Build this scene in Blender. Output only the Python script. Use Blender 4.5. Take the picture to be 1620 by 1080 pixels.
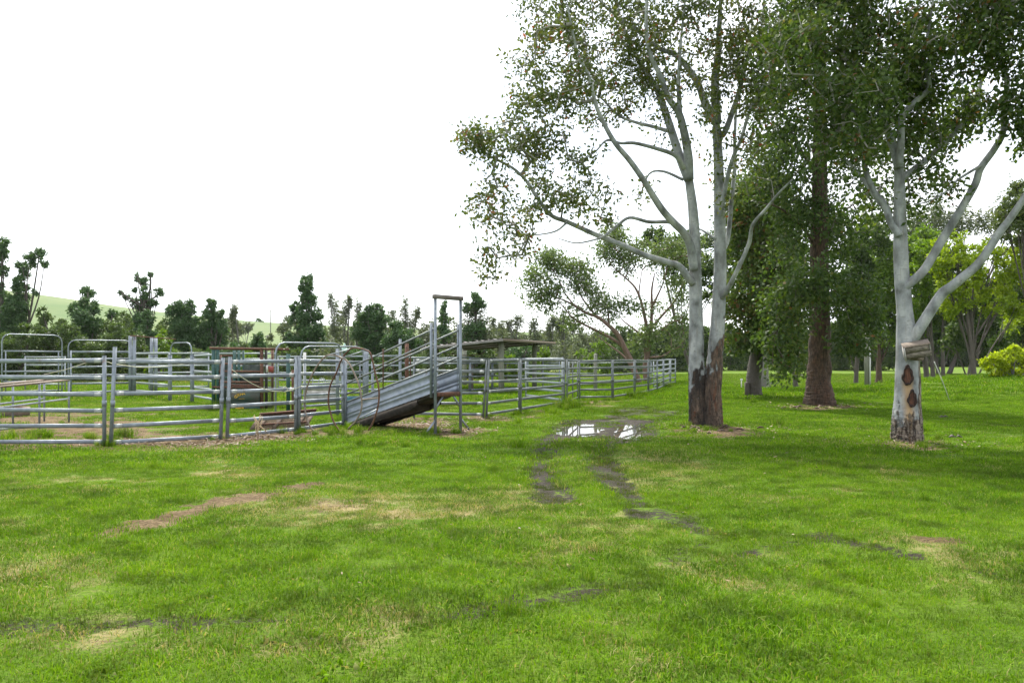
import bpy, math, random
import numpy as np
from mathutils import Vector, Matrix
for o in list(bpy.data.objects): bpy.data.objects.remove(o)
SC = bpy.context.scene
COL = SC.collection
R = math.radians
CAMH, FPX, HZ = 1.75, 1260.0, 570.0

# ---------------------------------------------------------------- camera, sky, sun, exposure
cam_d = bpy.data.cameras.new("camera"); cam = bpy.data.objects.new("camera", cam_d); COL.objects.link(cam)
cam.location = (0, 0, CAMH); cam.rotation_euler = (R(90), 0, 0)
cam_d.sensor_width = 36; cam_d.lens = 28; cam_d.shift_y = 30/1620; cam_d.clip_end = 5000; cam_d.clip_start = 0.05
SC.camera = cam
SUN_EL, SUN_AZ = 57, -14          # azimuth from +Y (view direction), negative = left
sx, sy, sz = math.sin(R(SUN_AZ))*math.cos(R(SUN_EL)), math.cos(R(SUN_AZ))*math.cos(R(SUN_EL)), math.sin(R(SUN_EL))
sun_d = bpy.data.lights.new("sun", 'SUN'); sun = bpy.data.objects.new("sun", sun_d); COL.objects.link(sun)
sun_d.energy = 4.0; sun_d.angle = R(7); sun_d.color = (1, .95, .86)
sun.location = (0, 0, 60)
sun.rotation_euler = Vector((-sx, -sy, -sz)).to_track_quat('-Z', 'Y').to_euler()
W = bpy.data.worlds.new("World"); SC.world = W; W.use_nodes = True
nt = W.node_tree; N = nt.nodes; Lk = nt.links
bg = N["Background"]
sky = N.new("ShaderNodeTexSky"); sky.sky_type = 'NISHITA'; sky.sun_disc = False
sky.sun_elevation = R(SUN_EL); sky.sun_rotation = R(SUN_AZ)
sc_ = N.new("ShaderNodeVectorMath"); sc_.operation = 'SCALE'; sc_.inputs[3].default_value = .10
Lk.new(sky.outputs[0], sc_.inputs[0])
tc = N.new("ShaderNodeTexCoord"); nz = N.new("ShaderNodeTexNoise"); nz.inputs['Scale'].default_value = 2.6; nz.inputs['Detail'].default_value = 5
Lk.new(tc.outputs['Generated'], nz.inputs['Vector'])
mr = N.new("ShaderNodeMapRange"); mr.inputs[1].default_value = .38; mr.inputs[2].default_value = .62; mr.inputs[3].default_value = .62; mr.inputs[4].default_value = 1
Lk.new(nz.outputs[0], mr.inputs[0])
mx = N.new("ShaderNodeMix"); mx.data_type = 'RGBA'; mx.inputs[7].default_value = (.74, .76, .79, 1)
Lk.new(mr.outputs[0], mx.inputs[0]); Lk.new(sc_.outputs[0], mx.inputs[6]); Lk.new(mx.outputs[2], bg.inputs[0])
bg.inputs[1].default_value = 1.0
SC.view_settings.view_transform = 'Standard'; SC.view_settings.look = 'None'; SC.view_settings.gamma = 1
SC.view_settings.exposure = 1.42
SC.cycles.max_bounces = 6; SC.cycles.diffuse_bounces = 3; SC.cycles.transmission_bounces = 4; SC.cycles.transparent_max_bounces = 6
SC.cycles.sample_clamp_indirect = 6

# ---------------------------------------------------------------- helpers
def P(px, py, Y): return Vector(((px-810)/FPX*Y, Y, CAMH+(HZ-py)/FPX*Y))
def PX(px, Y): return (px-810)/FPX*Y
_T = np.random.RandomState(7).rand(256, 256)
def vn(x, y):
    xi = np.floor(x).astype(int); yi = np.floor(y).astype(int); fx = x-xi; fy = y-yi
    fx = fx*fx*(3-2*fx); fy = fy*fy*(3-2*fy)
    a = _T[xi & 255, yi & 255]; b = _T[(xi+1) & 255, yi & 255]; c = _T[xi & 255, (yi+1) & 255]; d = _T[(xi+1) & 255, (yi+1) & 255]
    return (a*(1-fx)+b*fx)*(1-fy)+(c*(1-fx)+d*fx)*fy
def fbm(x, y, o=4):
    s = 0; a = .5; t = 0
    for i in range(o):
        s = s+a*vn(x*2**i+17.3*i, y*2**i+5.1*i); t += a; a *= .5
    return s/t
def sm(a, b, x):
    t = np.clip((x-a)/(b-a), 0, 1); return t*t*(3-2*t)

class MB:
    """collects quads / tubes / leaves as numpy blocks; build() links ONE mesh object"""
    def __init__(s): s.v = []; s.f = []; s.m = []; s.t = []; s.n = 0
    def add(s, v, f, mi=0, tint=None):
        v = np.asarray(v, float).reshape(-1, 3); f = np.asarray(f, int).reshape(-1, 4)
        s.v.append(v); s.f.append(f+s.n); s.n += len(v)
        s.m.append(np.full(len(f), mi)); s.t.append(np.full(len(f), .5) if tint is None else np.asarray(tint, float))
    def box(s, c, d, rot=None, mi=0):
        c = Vector(c); h = Vector(d)/2
        vs = [Vector((x*h.x, y*h.y, z*h.z)) for x in (-1, 1) for y in (-1, 1) for z in (-1, 1)]
        if rot is not None: vs = [rot @ q for q in vs]
        s.add([q+c for q in vs], [[0,1,3,2],[4,6,7,5],[0,4,5,1],[2,3,7,6],[0,2,6,4],[1,5,7,3]], mi)
    def bar(s, a, b, w, h, mi=0, up=Vector((0,0,1)), seg=0, bev=.25):
        """oval / rounded bar between a and b; w = across, h = along up"""
        a = Vector(a); b = Vector(b); d = (b-a).normalized()
        if abs(d.dot(up)) > .95: up = Vector((0, 1, 0))
        sd = d.cross(up).normalized(); u = sd.cross(d).normalized()
        k = 8 if not seg else seg
        ring = []
        for i in range(k):
            t = 2*math.pi*(i+.5)/k
            cx, cy = math.cos(t), math.sin(t)
            q = max(abs(cx), abs(cy))
            cx, cy = cx*(1-bev)+cx/q*bev, cy*(1-bev)+cy/q*bev
            ring.append((cx*w/2, cy*h/2))
        vs = [p+sd*x+u*y for p in (a, b) for x, y in ring]
        fs = [[i, (i+1) % k, k+(i+1) % k, k+i] for i in range(k)]
        for o, rv in ((0, True), (k, False)):
            for i in range(1, k-2, 2): 
                q = [o, o+i, o+i+1, o+i+2]; fs.append(q[::-1] if rv else q)
        s.add(vs, fs, mi)
    def tube(s, pts, rad, sides=8, mi=0, rough=0, rng=None, zr=None, cap=True):
        pts = np.asarray([tuple(p) for p in pts], float); n = len(pts); rad = np.broadcast_to(np.asarray(rad, float), (n,))
        tg = np.gradient(pts, axis=0); tg /= np.linalg.norm(tg, axis=1)[:, None]+1e-9
        ref = np.array([.31, .9, .2]) if abs(tg[0] @ np.array([.31,.9,.2])) < .9 else np.array([1., 0, 0])
        vs = []
        u = np.cross(tg[0], ref); u /= np.linalg.norm(u)
        for i in range(n):
            u = u-tg[i]*(u @ tg[i]); u /= np.linalg.norm(u)+1e-9
            w = np.cross(tg[i], u)
            a = np.arange(sides)*2*math.pi/sides
            r = np.full(sides, rad[i])
            if rough and rng is not None:
                am = rough if zr is None else rough*max(0.0, 1-(pts[i,2])/zr)**.6+.02
                r = r*(1+am*(vn(a*2.2+3, np.full(sides, pts[i,2]*2.1))-.5)*2+am*.7*(rng.rand(sides)-.5))
            vs.append(pts[i]+r[:,None]*(np.cos(a)[:,None]*u+np.sin(a)[:,None]*w))
        fs = [[i*sides+j, i*sides+(j+1)%sides, (i+1)*sides+(j+1)%sides, (i+1)*sides+j] for i in range(n-1) for j in range(sides)]
        V = np.concatenate(vs)
        if cap:
            V = np.concatenate([V, pts[-1:]+tg[-1]*rad[-1]*.3, pts[:1]])
            e = n*sides
            for j in range(0, sides, 2):
                fs.append([(n-1)*sides+j, (n-1)*sides+(j+1)%sides, (n-1)*sides+(j+2)%sides, e])
                fs.append([(j+2)%sides, (j+1)%sides, j, e+1])
        s.add(V, fs, mi)
    def leaves(s, C, D, L, Wd, tint, rng, nrm=None, mi=0):
        n = len(C)
        if n == 0: return
        D = D/(np.linalg.norm(D, axis=1)[:,None]+1e-9)
        q = rng.normal(size=(n,3)) if nrm is None else nrm+rng.normal(size=(n,3))*.35
        S = np.cross(D, q); S /= np.linalg.norm(S, axis=1)[:,None]+1e-9
        L = np.broadcast_to(L, (n,))[:,None]; Wd = np.broadcast_to(Wd, (n,))[:,None]
        v = np.stack([C, C+D*L*.45+S*Wd*.5, C+D*L, C+D*L*.45-S*Wd*.5], 1).reshape(-1,3)
        s.add(v, np.arange(4*n).reshape(-1,4), mi, tint)
    def build(s, name, mats, parent=None, org=None, smooth=False):
        V = np.concatenate(s.v); F = np.concatenate(s.f)
        if org is not None: V = V-np.array(tuple(org))
        elif parent is not None: V = V-np.array(tuple(parent.location if parent.parent is None else parent.parent.location))
        me = bpy.data.meshes.new(name)
        me.vertices.add(len(V)); me.vertices.foreach_set("co", V.astype(np.float32).ravel())
        me.loops.add(F.size); me.loops.foreach_set("vertex_index", F.astype(np.int32).ravel())
        me.polygons.add(len(F)); me.polygons.foreach_set("loop_start", np.arange(0, F.size, 4, dtype=np.int32))
        me.polygons.foreach_set("material_index", np.concatenate(s.m).astype(np.int32))
        if smooth: me.polygons.foreach_set("use_smooth", np.ones(len(F), bool))
        me.update(calc_edges=True)
        at = me.attributes.new("tint", 'FLOAT', 'FACE'); at.data.foreach_set("value", np.concatenate(s.t).astype(np.float32))
        for m in (mats if isinstance(mats, (list, tuple)) else [mats]): me.materials.append(m)
        me.validate()
        o = bpy.data.objects.new(name, me); COL.objects.link(o)
        if parent is not None: o.parent = parent
        elif org is not None: o.location = org
        return o
def tag(o, label=None, cat=None, group=None, kind=None):
    for k, v in (('label', label), ('category', cat), ('group', group), ('kind', kind)):
        if v: o[k] = v
    return o
def thing(name, loc, label, cat, group=None):
    o = bpy.data.objects.new(name, None); COL.objects.link(o); o.location = loc; o.empty_display_size = .2
    return tag(o, label, cat, group)
def spline(pts, k=6):
    p = np.asarray([tuple(q) for q in pts], float); out = []
    p = np.concatenate([[2*p[0]-p[1]], p, [2*p[-1]-p[-2]]])
    for i in range(1, len(p)-2):
        for t in np.arange(k)/k:
            a, b, c, d = p[i-1], p[i], p[i+1], p[i+2]
            out.append(.5*(2*b+(c-a)*t+(2*a-5*b+4*c-d)*t*t+(3*b-a-3*c+d)*t**3))
    out.append(p[-2]); return np.array(out)

# ---------------------------------------------------------------- materials
def mat(name):
    m = bpy.data.materials.new(name); m.use_nodes = True
    return m, m.node_tree, m.node_tree.nodes["Principled BSDF"]
def node(t, k, **kw):
    n = t.nodes.new("ShaderNode"+k)
    for a, b in kw.items(): setattr(n, a, b)
    return n
def noise(t, scale, detail=4, vec=None, rough=.55, coord='Object'):
    n = node(t, "TexNoise"); n.inputs['Scale'].default_value = scale; n.inputs['Detail'].default_value = detail; n.inputs['Roughness'].default_value = rough
    if vec is None:
        vec = node(t, "TexCoord").outputs[coord]
    t.links.new(vec, n.inputs['Vector']); return n.outputs[0]
def ramp(t, fac, stops):
    n = node(t, "ValToRGB"); e = n.color_ramp.elements
    while len(e) < len(stops): e.new(.5)
    for i, (p, c) in enumerate(stops): e[i].position = p; e[i].color = (*c, 1) if len(c) == 3 else c
    t.links.new(fac, n.inputs[0]); return n.outputs[0]
def mixc(t, fac, a, b, mode='MIX'):
    n = node(t, "Mix", data_type='RGBA', blend_type=mode)
    for i, v in ((0, fac), (6, a), (7, b)):
        if isinstance(v, (int, float)): n.inputs[i].default_value = v
        elif isinstance(v, tuple): n.inputs[i].default_value = (*v, 1)
        else: t.links.new(v, n.inputs[i])
    return n.outputs[2]
def mth(t, op, a, b=0.0, clamp=False):
    n = node(t, "Math", operation=op, use_clamp=clamp)
    for i, v in ((0, a), (1, b)):
        if isinstance(v, (int, float)): n.inputs[i].default_value = v
        else: t.links.new(v, n.inputs[i])
    return n.outputs[0]
def rng_(t, x, a, b, c=0.0, d=1.0):
    n = node(t, "MapRange")
    t.links.new(x, n.inputs[0])
    for i, v in ((1, a), (2, b), (3, c), (4, d)): n.inputs[i].default_value = v
    return n.outputs[0]
def bump(t, bs, h, strength=.5, dist=.02):
    b = node(t, "Bump"); b.inputs['Strength'].default_value = strength; b.inputs['Distance'].default_value = dist
    t.links.new(h, b.inputs['Height']); t.links.new(b.outputs[0], bs.inputs['Normal'])
def attr(t, name, typ='GEOMETRY'):
    n = node(t, "Attribute", attribute_name=name, attribute_type=typ); return n.outputs['Fac']
def scaled(t, sx_, sy_, sz_, coord='Object'):
    n = node(t, "Mapping"); n.inputs['Scale'].default_value = (sx_, sy_, sz_)
    t.links.new(node(t, "TexCoord").outputs[coord], n.inputs[0]); return n.outputs[0]

def simple(name, c1, c2, scale=6, rough=.7, metal=0, bs=.2, dist=.01, stretch=None, rusty=False):
    m, t, b = mat(name)
    v = scaled(t, *stretch) if stretch else None
    n = noise(t, scale, 5, v)
    t.links.new(ramp(t, n, [(.32, c1), (.68, c2)]), b.inputs['Base Color'])
    if rusty:
        w = noise(t, 3.1, 7, None, .72); g = b.inputs['Base Color'].links[0].from_socket
        g = mixc(t, rng_(t, noise(t, 1.3, 3), .4, .62, 0, .5), g, tuple(v*.62 for v in c1))
        t.links.new(mixc(t, rng_(t, w, .60, .68, 0, .75), g, (.11,.055,.03)), b.inputs['Base Color'])
    b.inputs['Roughness'].default_value = rough; b.inputs['Metallic'].default_value = metal
    bump(t, b, n, bs, dist); return m
GALV = simple("galvanised_steel", (.165,.192,.225), (.27,.30,.335), 9, .48, .4, .08, .004, None, True)
GALV_OLD = simple("weathered_galvanised_steel", (.11,.13,.135), (.20,.22,.225), 7, .55, .35, .08, .004, None, True)
GALV_NEW = simple("bright_galvanised_steel", (.22,.245,.26), (.31,.34,.36), 9, .45, .4, .06, .004)
SILVER = simple("silver_weld_paint", (.28,.30,.30), (.40,.415,.415), 12, .5, .3, .05, .002)
RUST = simple("rusted_steel", (.055,.026,.018), (.145,.065,.038), 14, .85, .1, .3, .006)
RUSTPALE = simple("brown_weathered_pipe", (.13,.10,.08), (.26,.21,.17), 14, .75, .1, .2, .005)
GREENP = simple("dark_green_paint", (.012,.05,.045), (.02,.075,.065), 8, .5, .1, .1, .004)
MESHM = simple("black_steel_mesh", (.02,.02,.018), (.045,.04,.035), 20, .7, .3)
YELLOW = simple("yellow_lettering", (.55,.33,.02), (.68,.42,.03), 20, .6)
TIMBER = simple("weathered_timber", (.10,.075,.055), (.24,.195,.155), 5, .85, 0, .5, .01, (14, 14, 1.2))
TIMBERG = simple("grey_green_timber", (.12,.125,.10), (.25,.25,.20), 4, .9, 0, .5, .01, (14, 14, .8))
CONC = simple("old_concrete", (.20,.20,.19), (.36,.355,.34), 5, .9, 0, .3, .01)
ROOFM = simple("rusty_roof_sheet", (.045,.040,.040), (.11,.095,.095), 3, .65, .2, .15, .01)
BLUEP = simple("faded_blue_plastic", (.05,.14,.25), (.09,.22,.34), 6, .5)
WHITEP = simple("white_plastic", (.42,.42,.41), (.58,.58,.56), 6, .5)
CORDM = simple("pale_cord", (.42,.42,.30), (.60,.60,.46), 40, .9)
PGREEN = simple("pale_green_sheet", (.28,.42,.36), (.36,.50,.44), 5, .6)
STRAWM = simple("dry_straw", (.30,.22,.12), (.50,.40,.25), 20, .95)

def leafmat(name, stops, trans=.35, rough=.55, spec=.3):
    m, t, b = mat(name)
    f = attr(t, "tint")
    c = ramp(t, f, stops)
    t.links.new(c, b.inputs['Base Color']); b.inputs['Roughness'].default_value = rough
    b.inputs['Specular IOR Level'].default_value = spec
    tr = node(t, "BsdfTranslucent"); t.links.new(mixc(t, 1.0, c, (1.25, 1.25, .6), 'MULTIPLY'), tr.inputs[0])
    ms = node(t, "MixShader"); ms.inputs[0].default_value = trans
    t.links.new(b.outputs[0], ms.inputs[1]); t.links.new(tr.outputs[0], ms.inputs[2])
    t.links.new(ms.outputs[0], t.nodes["Material Output"].inputs[0]); return m
GUML = leafmat("gum_leaves", [(0,(.035,.055,.016)),(.4,(.062,.095,.024)),(.75,(.105,.130,.032)),(.93,(.13,.125,.035)),(.985,(.20,.085,.03)),(1,(.26,.07,.03))])
GUMD = leafmat("dark_gum_leaves", [(0,(.018,.038,.009)),(.5,(.048,.088,.018)),(.85,(.10,.145,.028)),(.985,(.12,.12,.03)),(1,(.16,.08,.03))], .42)
FORKL = leafmat("pale_gum_leaves", [(0,(.045,.075,.028)),(.5,(.085,.130,.045)),(1,(.14,.19,.055))])
VINEL = leafmat("vine_leaves", [(0,(.028,.064,.024)),(.5,(.055,.112,.040)),(.9,(.095,.165,.05)),(1,(.13,.20,.06))], .32)
BUSHL = leafmat("bush_leaves", [(0,(.030,.055,.018)),(.5,(.060,.100,.028)),(1,(.12,.17,.040))])
WISPL = leafmat("casuarina_needles", [(0,(.050,.070,.042)),(.5,(.085,.110,.065)),(1,(.14,.165,.09))])
YELL = leafmat("yellow_green_leaves", [(0,(.08,.14,.005)),(.5,(.20,.28,.008)),(1,(.32,.40,.018))], .42)
HEDGEL = leafmat("lime_shrub_leaves", [(0,(.15,.22,.006)),(.5,(.32,.40,.010)),(1,(.45,.52,.018))], .45)
LITL = leafmat("bright_green_leaves", [(0,(.04,.085,.008)),(.5,(.095,.17,.012)),(1,(.20,.29,.018))], .42)
LITTER = leafmat("fallen_leaves", [(0,(.06,.032,.02)),(.5,(.12,.072,.042)),(1,(.25,.175,.10))], .1)

def barkmat(name, kind):
    m, t, b = mat(name)
    tcn = node(t, "TexCoord"); sep = node(t, "SeparateXYZ"); t.links.new(tcn.outputs['Object'], sep.inputs[0])
    X, Yy, Z = sep.outputs
    fine = noise(t, 18, 6, scaled(t, 1, 1, .28)); big = noise(t, 2.3, 4, scaled(t, 1.2, 1.2, .5)); crk = noise(t, 9, 7, scaled(t, 1.6, 1.6, .55), .7)
    rough = ramp(t, fine, [(.30,(.022,.016,.012)),(.48,(.10,.068,.048)),(.62,(.17,.115,.08)),(.75,(.25,.19,.145))])
    if kind == 'brown':
        col = mixc(t, rng_(t, big, .45, .65), mixc(t, 1.0, rough, (.56,.50,.45), 'MULTIPLY'), mixc(t, 1.0, rough, (.64,.48,.38), 'MULTIPLY'))
        t.links.new(col, b.inputs['Base Color']); bump(t, b, fine, 1, .05)
    elif kind == 'red':
        col = mixc(t, fine, (.085,.055,.042), (.20,.125,.095)); t.links.new(col, b.inputs['Base Color']); bump(t, b, fine, .7, .03)
    elif kind == 'dark':
        col = mixc(t, fine, (.03,.026,.022), (.12,.10,.085)); t.links.new(col, b.inputs['Base Color']); bump(t, b, fine, .9, .04)
    else:
        pale = ramp(t, noise(t, 3.5, 5, scaled(t, 1, 1, .6)), [(.36,(.095,.10,.098)),(.45,(.18,.19,.195)),(.54,(.245,.26,.265)),(.63,(.33,.34,.335))])
        st = noise(t, 5, 4, scaled(t, 3, 3, .25)); pale = mixc(t, rng_(t, st, .56, .70, 0, .6), pale, (.19,.18,.155)); pale = mixc(t, rng_(t, noise(t, 9, 5, scaled(t, 1, 1, 1.5)), .60, .70, 0, .5), pale, (.13,.135,.125))
        pale = mixc(t, rng_(t, noise(t, 7, 5, scaled(t, .8, .8, 5.0)), .60, .68, 0, .45), pale, (.15,.145,.13)); pale = mixc(t, rng_(t, noise(t, 22, 3), .66, .72, 0, .7), pale, (.07,.06,.05))
        pale = mixc(t, rng_(t, noise(t, 1.6, 4, scaled(t, 1, 1, .35)), .50, .70, 0, .45), pale, (.33,.335,.32))
        if kind == 'double':
            lim = mth(t, 'ADD', mth(t, 'MULTIPLY', rng_(t, noise(t, 3.0, 5, scaled(t, 1.7, 1.7, 1.0)), .3, .7, -1, 1), .75), mth(t, 'ADD', 1.62, mth(t, 'MULTIPLY', X, 1.2)))
            red = mixc(t, rng_(t, noise(t, 2.2, 4, scaled(t, 3.0, 3.0, .35)), .55, .63), rough, mixc(t, fine, (.045,.018,.010), (.20,.085,.045)))
            blk = mixc(t, mth(t, 'MULTIPLY', rng_(t, noise(t, 1.7, 3, scaled(t, 2.6, 2.6, .45)), .36, .50, 0, .92), rng_(t, X, .20, -.10)), red, (.016,.012,.010)); blk = mixc(t, rng_(t, crk, .46, .37, 0, .9), blk, (.012,.010,.008))
        else:
            lim = mth(t, 'ADD', mth(t, 'MULTIPLY', rng_(t, noise(t, 3.2, 5, scaled(t, 1.7, 1.7, 1.1)), .3, .7, -1, 1), .42), mth(t, 'ADD', .42, mth(t, 'MULTIPLY', rng_(t, X, .09, .20), 1.75)))
            blk = mixc(t, rng_(t, fine, .45, .6), mixc(t, 1.0, rough, (.7,.68,.66), 'MULTIPLY'), (.30,.25,.20))
            # tan streak below the scars
            w = mth(t, 'ADD', mth(t, 'MULTIPLY', noise(t, 4, 3), .12), -.06)
            sx2 = mth(t, 'ABSOLUTE', mth(t, 'ADD', mth(t, 'ADD', X, .09), w))
            stf = mth(t, 'MULTIPLY', rng_(t, sx2, .03, .12, .9, 0), mth(t, 'MULTIPLY', rng_(t, Z, 1.55, 1.25), rng_(t, Yy, .0, -.06)))
            pale = mixc(t, stf, pale, mixc(t, noise(t, 7, 5, scaled(t, 2, 2, .4)), (.22,.12,.05), (.50,.36,.20)))
        lim = mth(t, 'ADD', lim, mth(t, 'MULTIPLY', mth(t, 'SUBTRACT', crk, .5), .9)); bk = rng_(t, mth(t, 'ADD', mth(t, 'SUBTRACT', lim, Z), mth(t, 'MULTIPLY', mth(t, 'SUBTRACT', fine, .5), .5)), -.10, .12)
        t.links.new(mixc(t, bk, pale, blk), b.inputs['Base Color'])
        bump(t, b, mth(t, 'MULTIPLY', mth(t, 'ADD', fine, crk), mth(t, 'ADD', bk, .10)), 1, .09)
    b.inputs['Roughness'].default_value = .85; return m
B_DOUBLE = barkmat("double_gum_bark", 'double'); B_SCAR = barkmat("scarred_gum_bark", 'scar')
B_BROWN = barkmat("brown_stringy_bark", 'brown'); B_RED = barkmat("reddish_bark", 'red'); B_DARK = barkmat("dark_bark", 'dark')
B_PALE = simple("pale_grey_bark", (.10,.095,.085), (.21,.20,.185), 4, .9, 0, .4, .02, (3,3,.4))

# ---------------------------------------------------------------- terrain: height and wear masks
RIVER = None
def ground_at(px, py): 
    Y = FPX*CAMH/(py-HZ); return PX(px, Y), Y
def wline(pts): return [ground_at(*p) for p in pts]
def dseg(x, y, pts):
    d = np.full(x.shape, 1e9)
    for (ax, ay), (bx, by) in zip(pts[:-1], pts[1:]):
        vx, vy = bx-ax, by-ay; l = vx*vx+vy*vy+1e-9
        t = np.clip(((x-ax)*vx+(y-ay)*vy)/l, 0, 1)
        d = np.minimum(d, np.hypot(x-ax-t*vx, y-ay-t*vy))
    return d
RUT_A = wline([(1075,634),(1000,648),(935,668),(880,686),(852,712),(850,745),(880,790)])
RUT_B = wline([(1100,646),(1055,657),(1010,676),(968,690),(955,720),(985,765),(1015,795)])
RUT_C = wline([(1040,800),(1180,872),(1300,850),(1420,872),(1540,905),(1640,950)])
RUT_D = wline([(-100,1010),(120,985),(330,985),(520,968),(720,972),(900,940),(1040,905),(1130,860)])
RUT_F = wline([(1020,648),(950,672),(905,690),(875,715),(872,745),(905,790)]); RUT_G = wline([(1085,650),(1040,662),(992,682),(945,700),(935,725),(958,770),(1010,815)])
RUT_E = wline([(1060,705),(1240,725),(1340,740),(1500,745),(1640,760)])
STREAK = wline([(175,842),(260,822),(320,803),(400,785),(488,766)])
PUD1 = (916,678,33,9.5); PUD2 = (1000,680,25,11.5)
def pell(px, py, e):  # normalised distance in an ellipse given by its photo position, laid on the ground
    return np.hypot((px-e[0])/e[2], (py-e[1])/e[3])
DIRT = [(60,675,200,22,.95),(200,697,150,10,.9),(20,706,60,7,.7),(400,693,90,9,.95),(330,704,110,8,.55),(460,680,60,8,.6),(560,682,55,7,.5),
        (655,672,75,12,.85),(715,684,55,8,.9),(770,662,40,7,.7),(855,655,45,6,.55),(935,637,45,5,.7),(1000,632,40,4,.5),
        (520,800,80,8,.42),(1480,853,50,6,.6),(1130,685,70,9,.7),(1435,705,60,8,.6),(1296,645,60,5,.7),  # bare dirt at the trunk feet doubles as painted contact darkening
        (150,1020,90,22,.3),(30,905,60,14,.35),(1360,865,40,8,.4),(260,620,90,6,.3)]
DRY = [(620,803,260,26,.85),(360,748,90,12,.7),(470,815,120,20,.7),(830,790,120,26,.5),(1020,740,160,50,.35),(60,920,160,50,.5),(400,1010,260,45,.45),(120,1000,200,50,.4),(950,830,120,30,.3)]
def masks(x, y):
    Y = np.maximum(y, 1.0); px = 810+x/Y*FPX; py = HZ+CAMH/Y*FPX
    nb = fbm(x*1.1, y*1.1, 4); nf = fbm(x*5+40, y*5, 3); nw = fbm(x*.28+9, y*.28+3, 3)
    dirt = np.zeros_like(x); dry = np.zeros_like(x)
    for e in DIRT:
        dirt = np.maximum(dirt, min(1, e[4]*1.1)*sm(1.3, .55, pell(px, py, (e[0], e[1], e[2]*1.08, e[3]*1.2))+(nb-.5)*1.2+(nf-.5)*1.3))
    dirt = np.maximum(dirt, 1.0*sm(1.35, .4, dseg(x, y, STREAK)/.30+(nb-.5)*1.3+(nf-.5)*1.6))
    for e in DRY:
        dry = np.maximum(dry, e[4]*sm(1.2, .4, pell(px, py, e)+(nb-.5)*1.0+(nf-.5)*.5))
    dry = np.clip(dry*(.45+1.5*sm(.3, .7, nf)*sm(.3, .6, nb)), 0, 1); dry = np.maximum(dry, .55*sm(.57, .72, fbm(x*1.3+70, y*1.3, 4))*sm(.35, .6, nf)*sm(30, 16, y))
    mud = np.zeros_like(x)
    for pts, w, s in ((RUT_A, .31, .74), (RUT_B, .31, .74), (RUT_F, .19, .66), (RUT_G, .19, .66), (RUT_C, .24, .50), (RUT_D, .22, .50), (RUT_E, .24, .40)):
        d = dseg(x, y, pts)
        a_ = .8 if w < .3 else 2.4
        mud = np.maximum(mud, s*sm(1.3, .3, d/w+(nb-.5)*1.2+(nf-.5)*1.7)*((.85 if pts in (RUT_A, RUT_B, RUT_F, RUT_G) else .55)+(.25 if pts in (RUT_A, RUT_B, RUT_F, RUT_G) else .6)*sm(.35, .6, fbm(x*.9+31, y*.9+5, 3))))
    for pts in (RUT_A, RUT_B): mud = np.maximum(mud, .95*sm(1.5, .5, dseg(x, y, pts)/.36+(nb-.5)*1.2+(nf-.5)*1.0)*sm(16.5, 18.5, y)*sm(30, 23, y))
    for e, k in ((PUD1, 1.38), (PUD2, 1.62)):
        mud = np.maximum(mud, sm(1.3, .85, pell(px, py, (e[0], e[1], e[2]*k, e[3]*k))+(nf-.5)*.5))
    for e in ((1010,650,80,8,.6),(1185,874,26,9,.7),(1445,878,42,8,.68),(915,937,34,5,.66),(1070,885,30,8,.4),(1310,845,20,7,.6),(750,975,60,6,.6),(420,985,60,8,.5)):
        mud = np.maximum(mud, e[4]*sm(1.2, .5, pell(px, py, e)+(nf-.5)*.9+(nb-.5)*.6))
    # paddock and yard interior go to hay-coloured grass at the back
    dry = np.maximum(dry, .55*sm(48, 66, y)*sm(.35, .6, nw)*sm(20, 5, x)); dry = np.maximum(dry, .25*sm(110, 190, y)); dry = np.maximum(dry, .22*sm(58, 70, y)*sm(6, 12, x)*sm(.3, .55, nb))
    dry = np.maximum(dry, .35*sm(22, 30, y)*sm(2, -4, x)*sm(.4, .6, nb))
    return np.clip(dirt, 0, 1), np.clip(dry, 0, 1), np.clip(mud, 0, 1)
def gz(x, y):
    x = np.asarray(x, float); y = np.asarray(y, float)
    z = (fbm(x*.9, y*.9, 3)-.5)*.05*sm(2, 6, y)
    z = z+.75*sm(17, 31, x)*sm(20, 46, y)+.14*sm(28, 46, y)*sm(8, 14, x)
    rt = sm(12.6, 18, x)
    z = z-rt*(2.0*sm(47, 62, y))*(1+.35*sm(17, 31, x))+rt*(1.5*sm(66, 120, y)+.9*sm(120, 220, y))
    Y = np.maximum(y, 1.0); px = 810+x/Y*FPX; py = HZ+CAMH/Y*FPX
    for e in (PUD1, PUD2):
        z = z-.085*sm(1.5, .45, pell(px, py, e)+(fbm(x*3.1, y*3.1, 3)-.5)*.9)
    di, dr, mu = masks(x, y); nn = vn(x*7, y*7)-.5; z = z+np.where(y < 45, (np.maximum(di, .8*mu)*.055*nn-.018*mu), 0)
    for pts in (RUT_A, RUT_B): z = z-.03*sm(.34, .10, dseg(x, y, pts))
    return z
def gz1(x, y): return float(gz(np.array([x]), np.array([y]))[0])
def on(px, Y, dz=0.0):
    x = PX(px, Y); return Vector((x, Y, gz1(x, Y)+dz))

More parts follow.
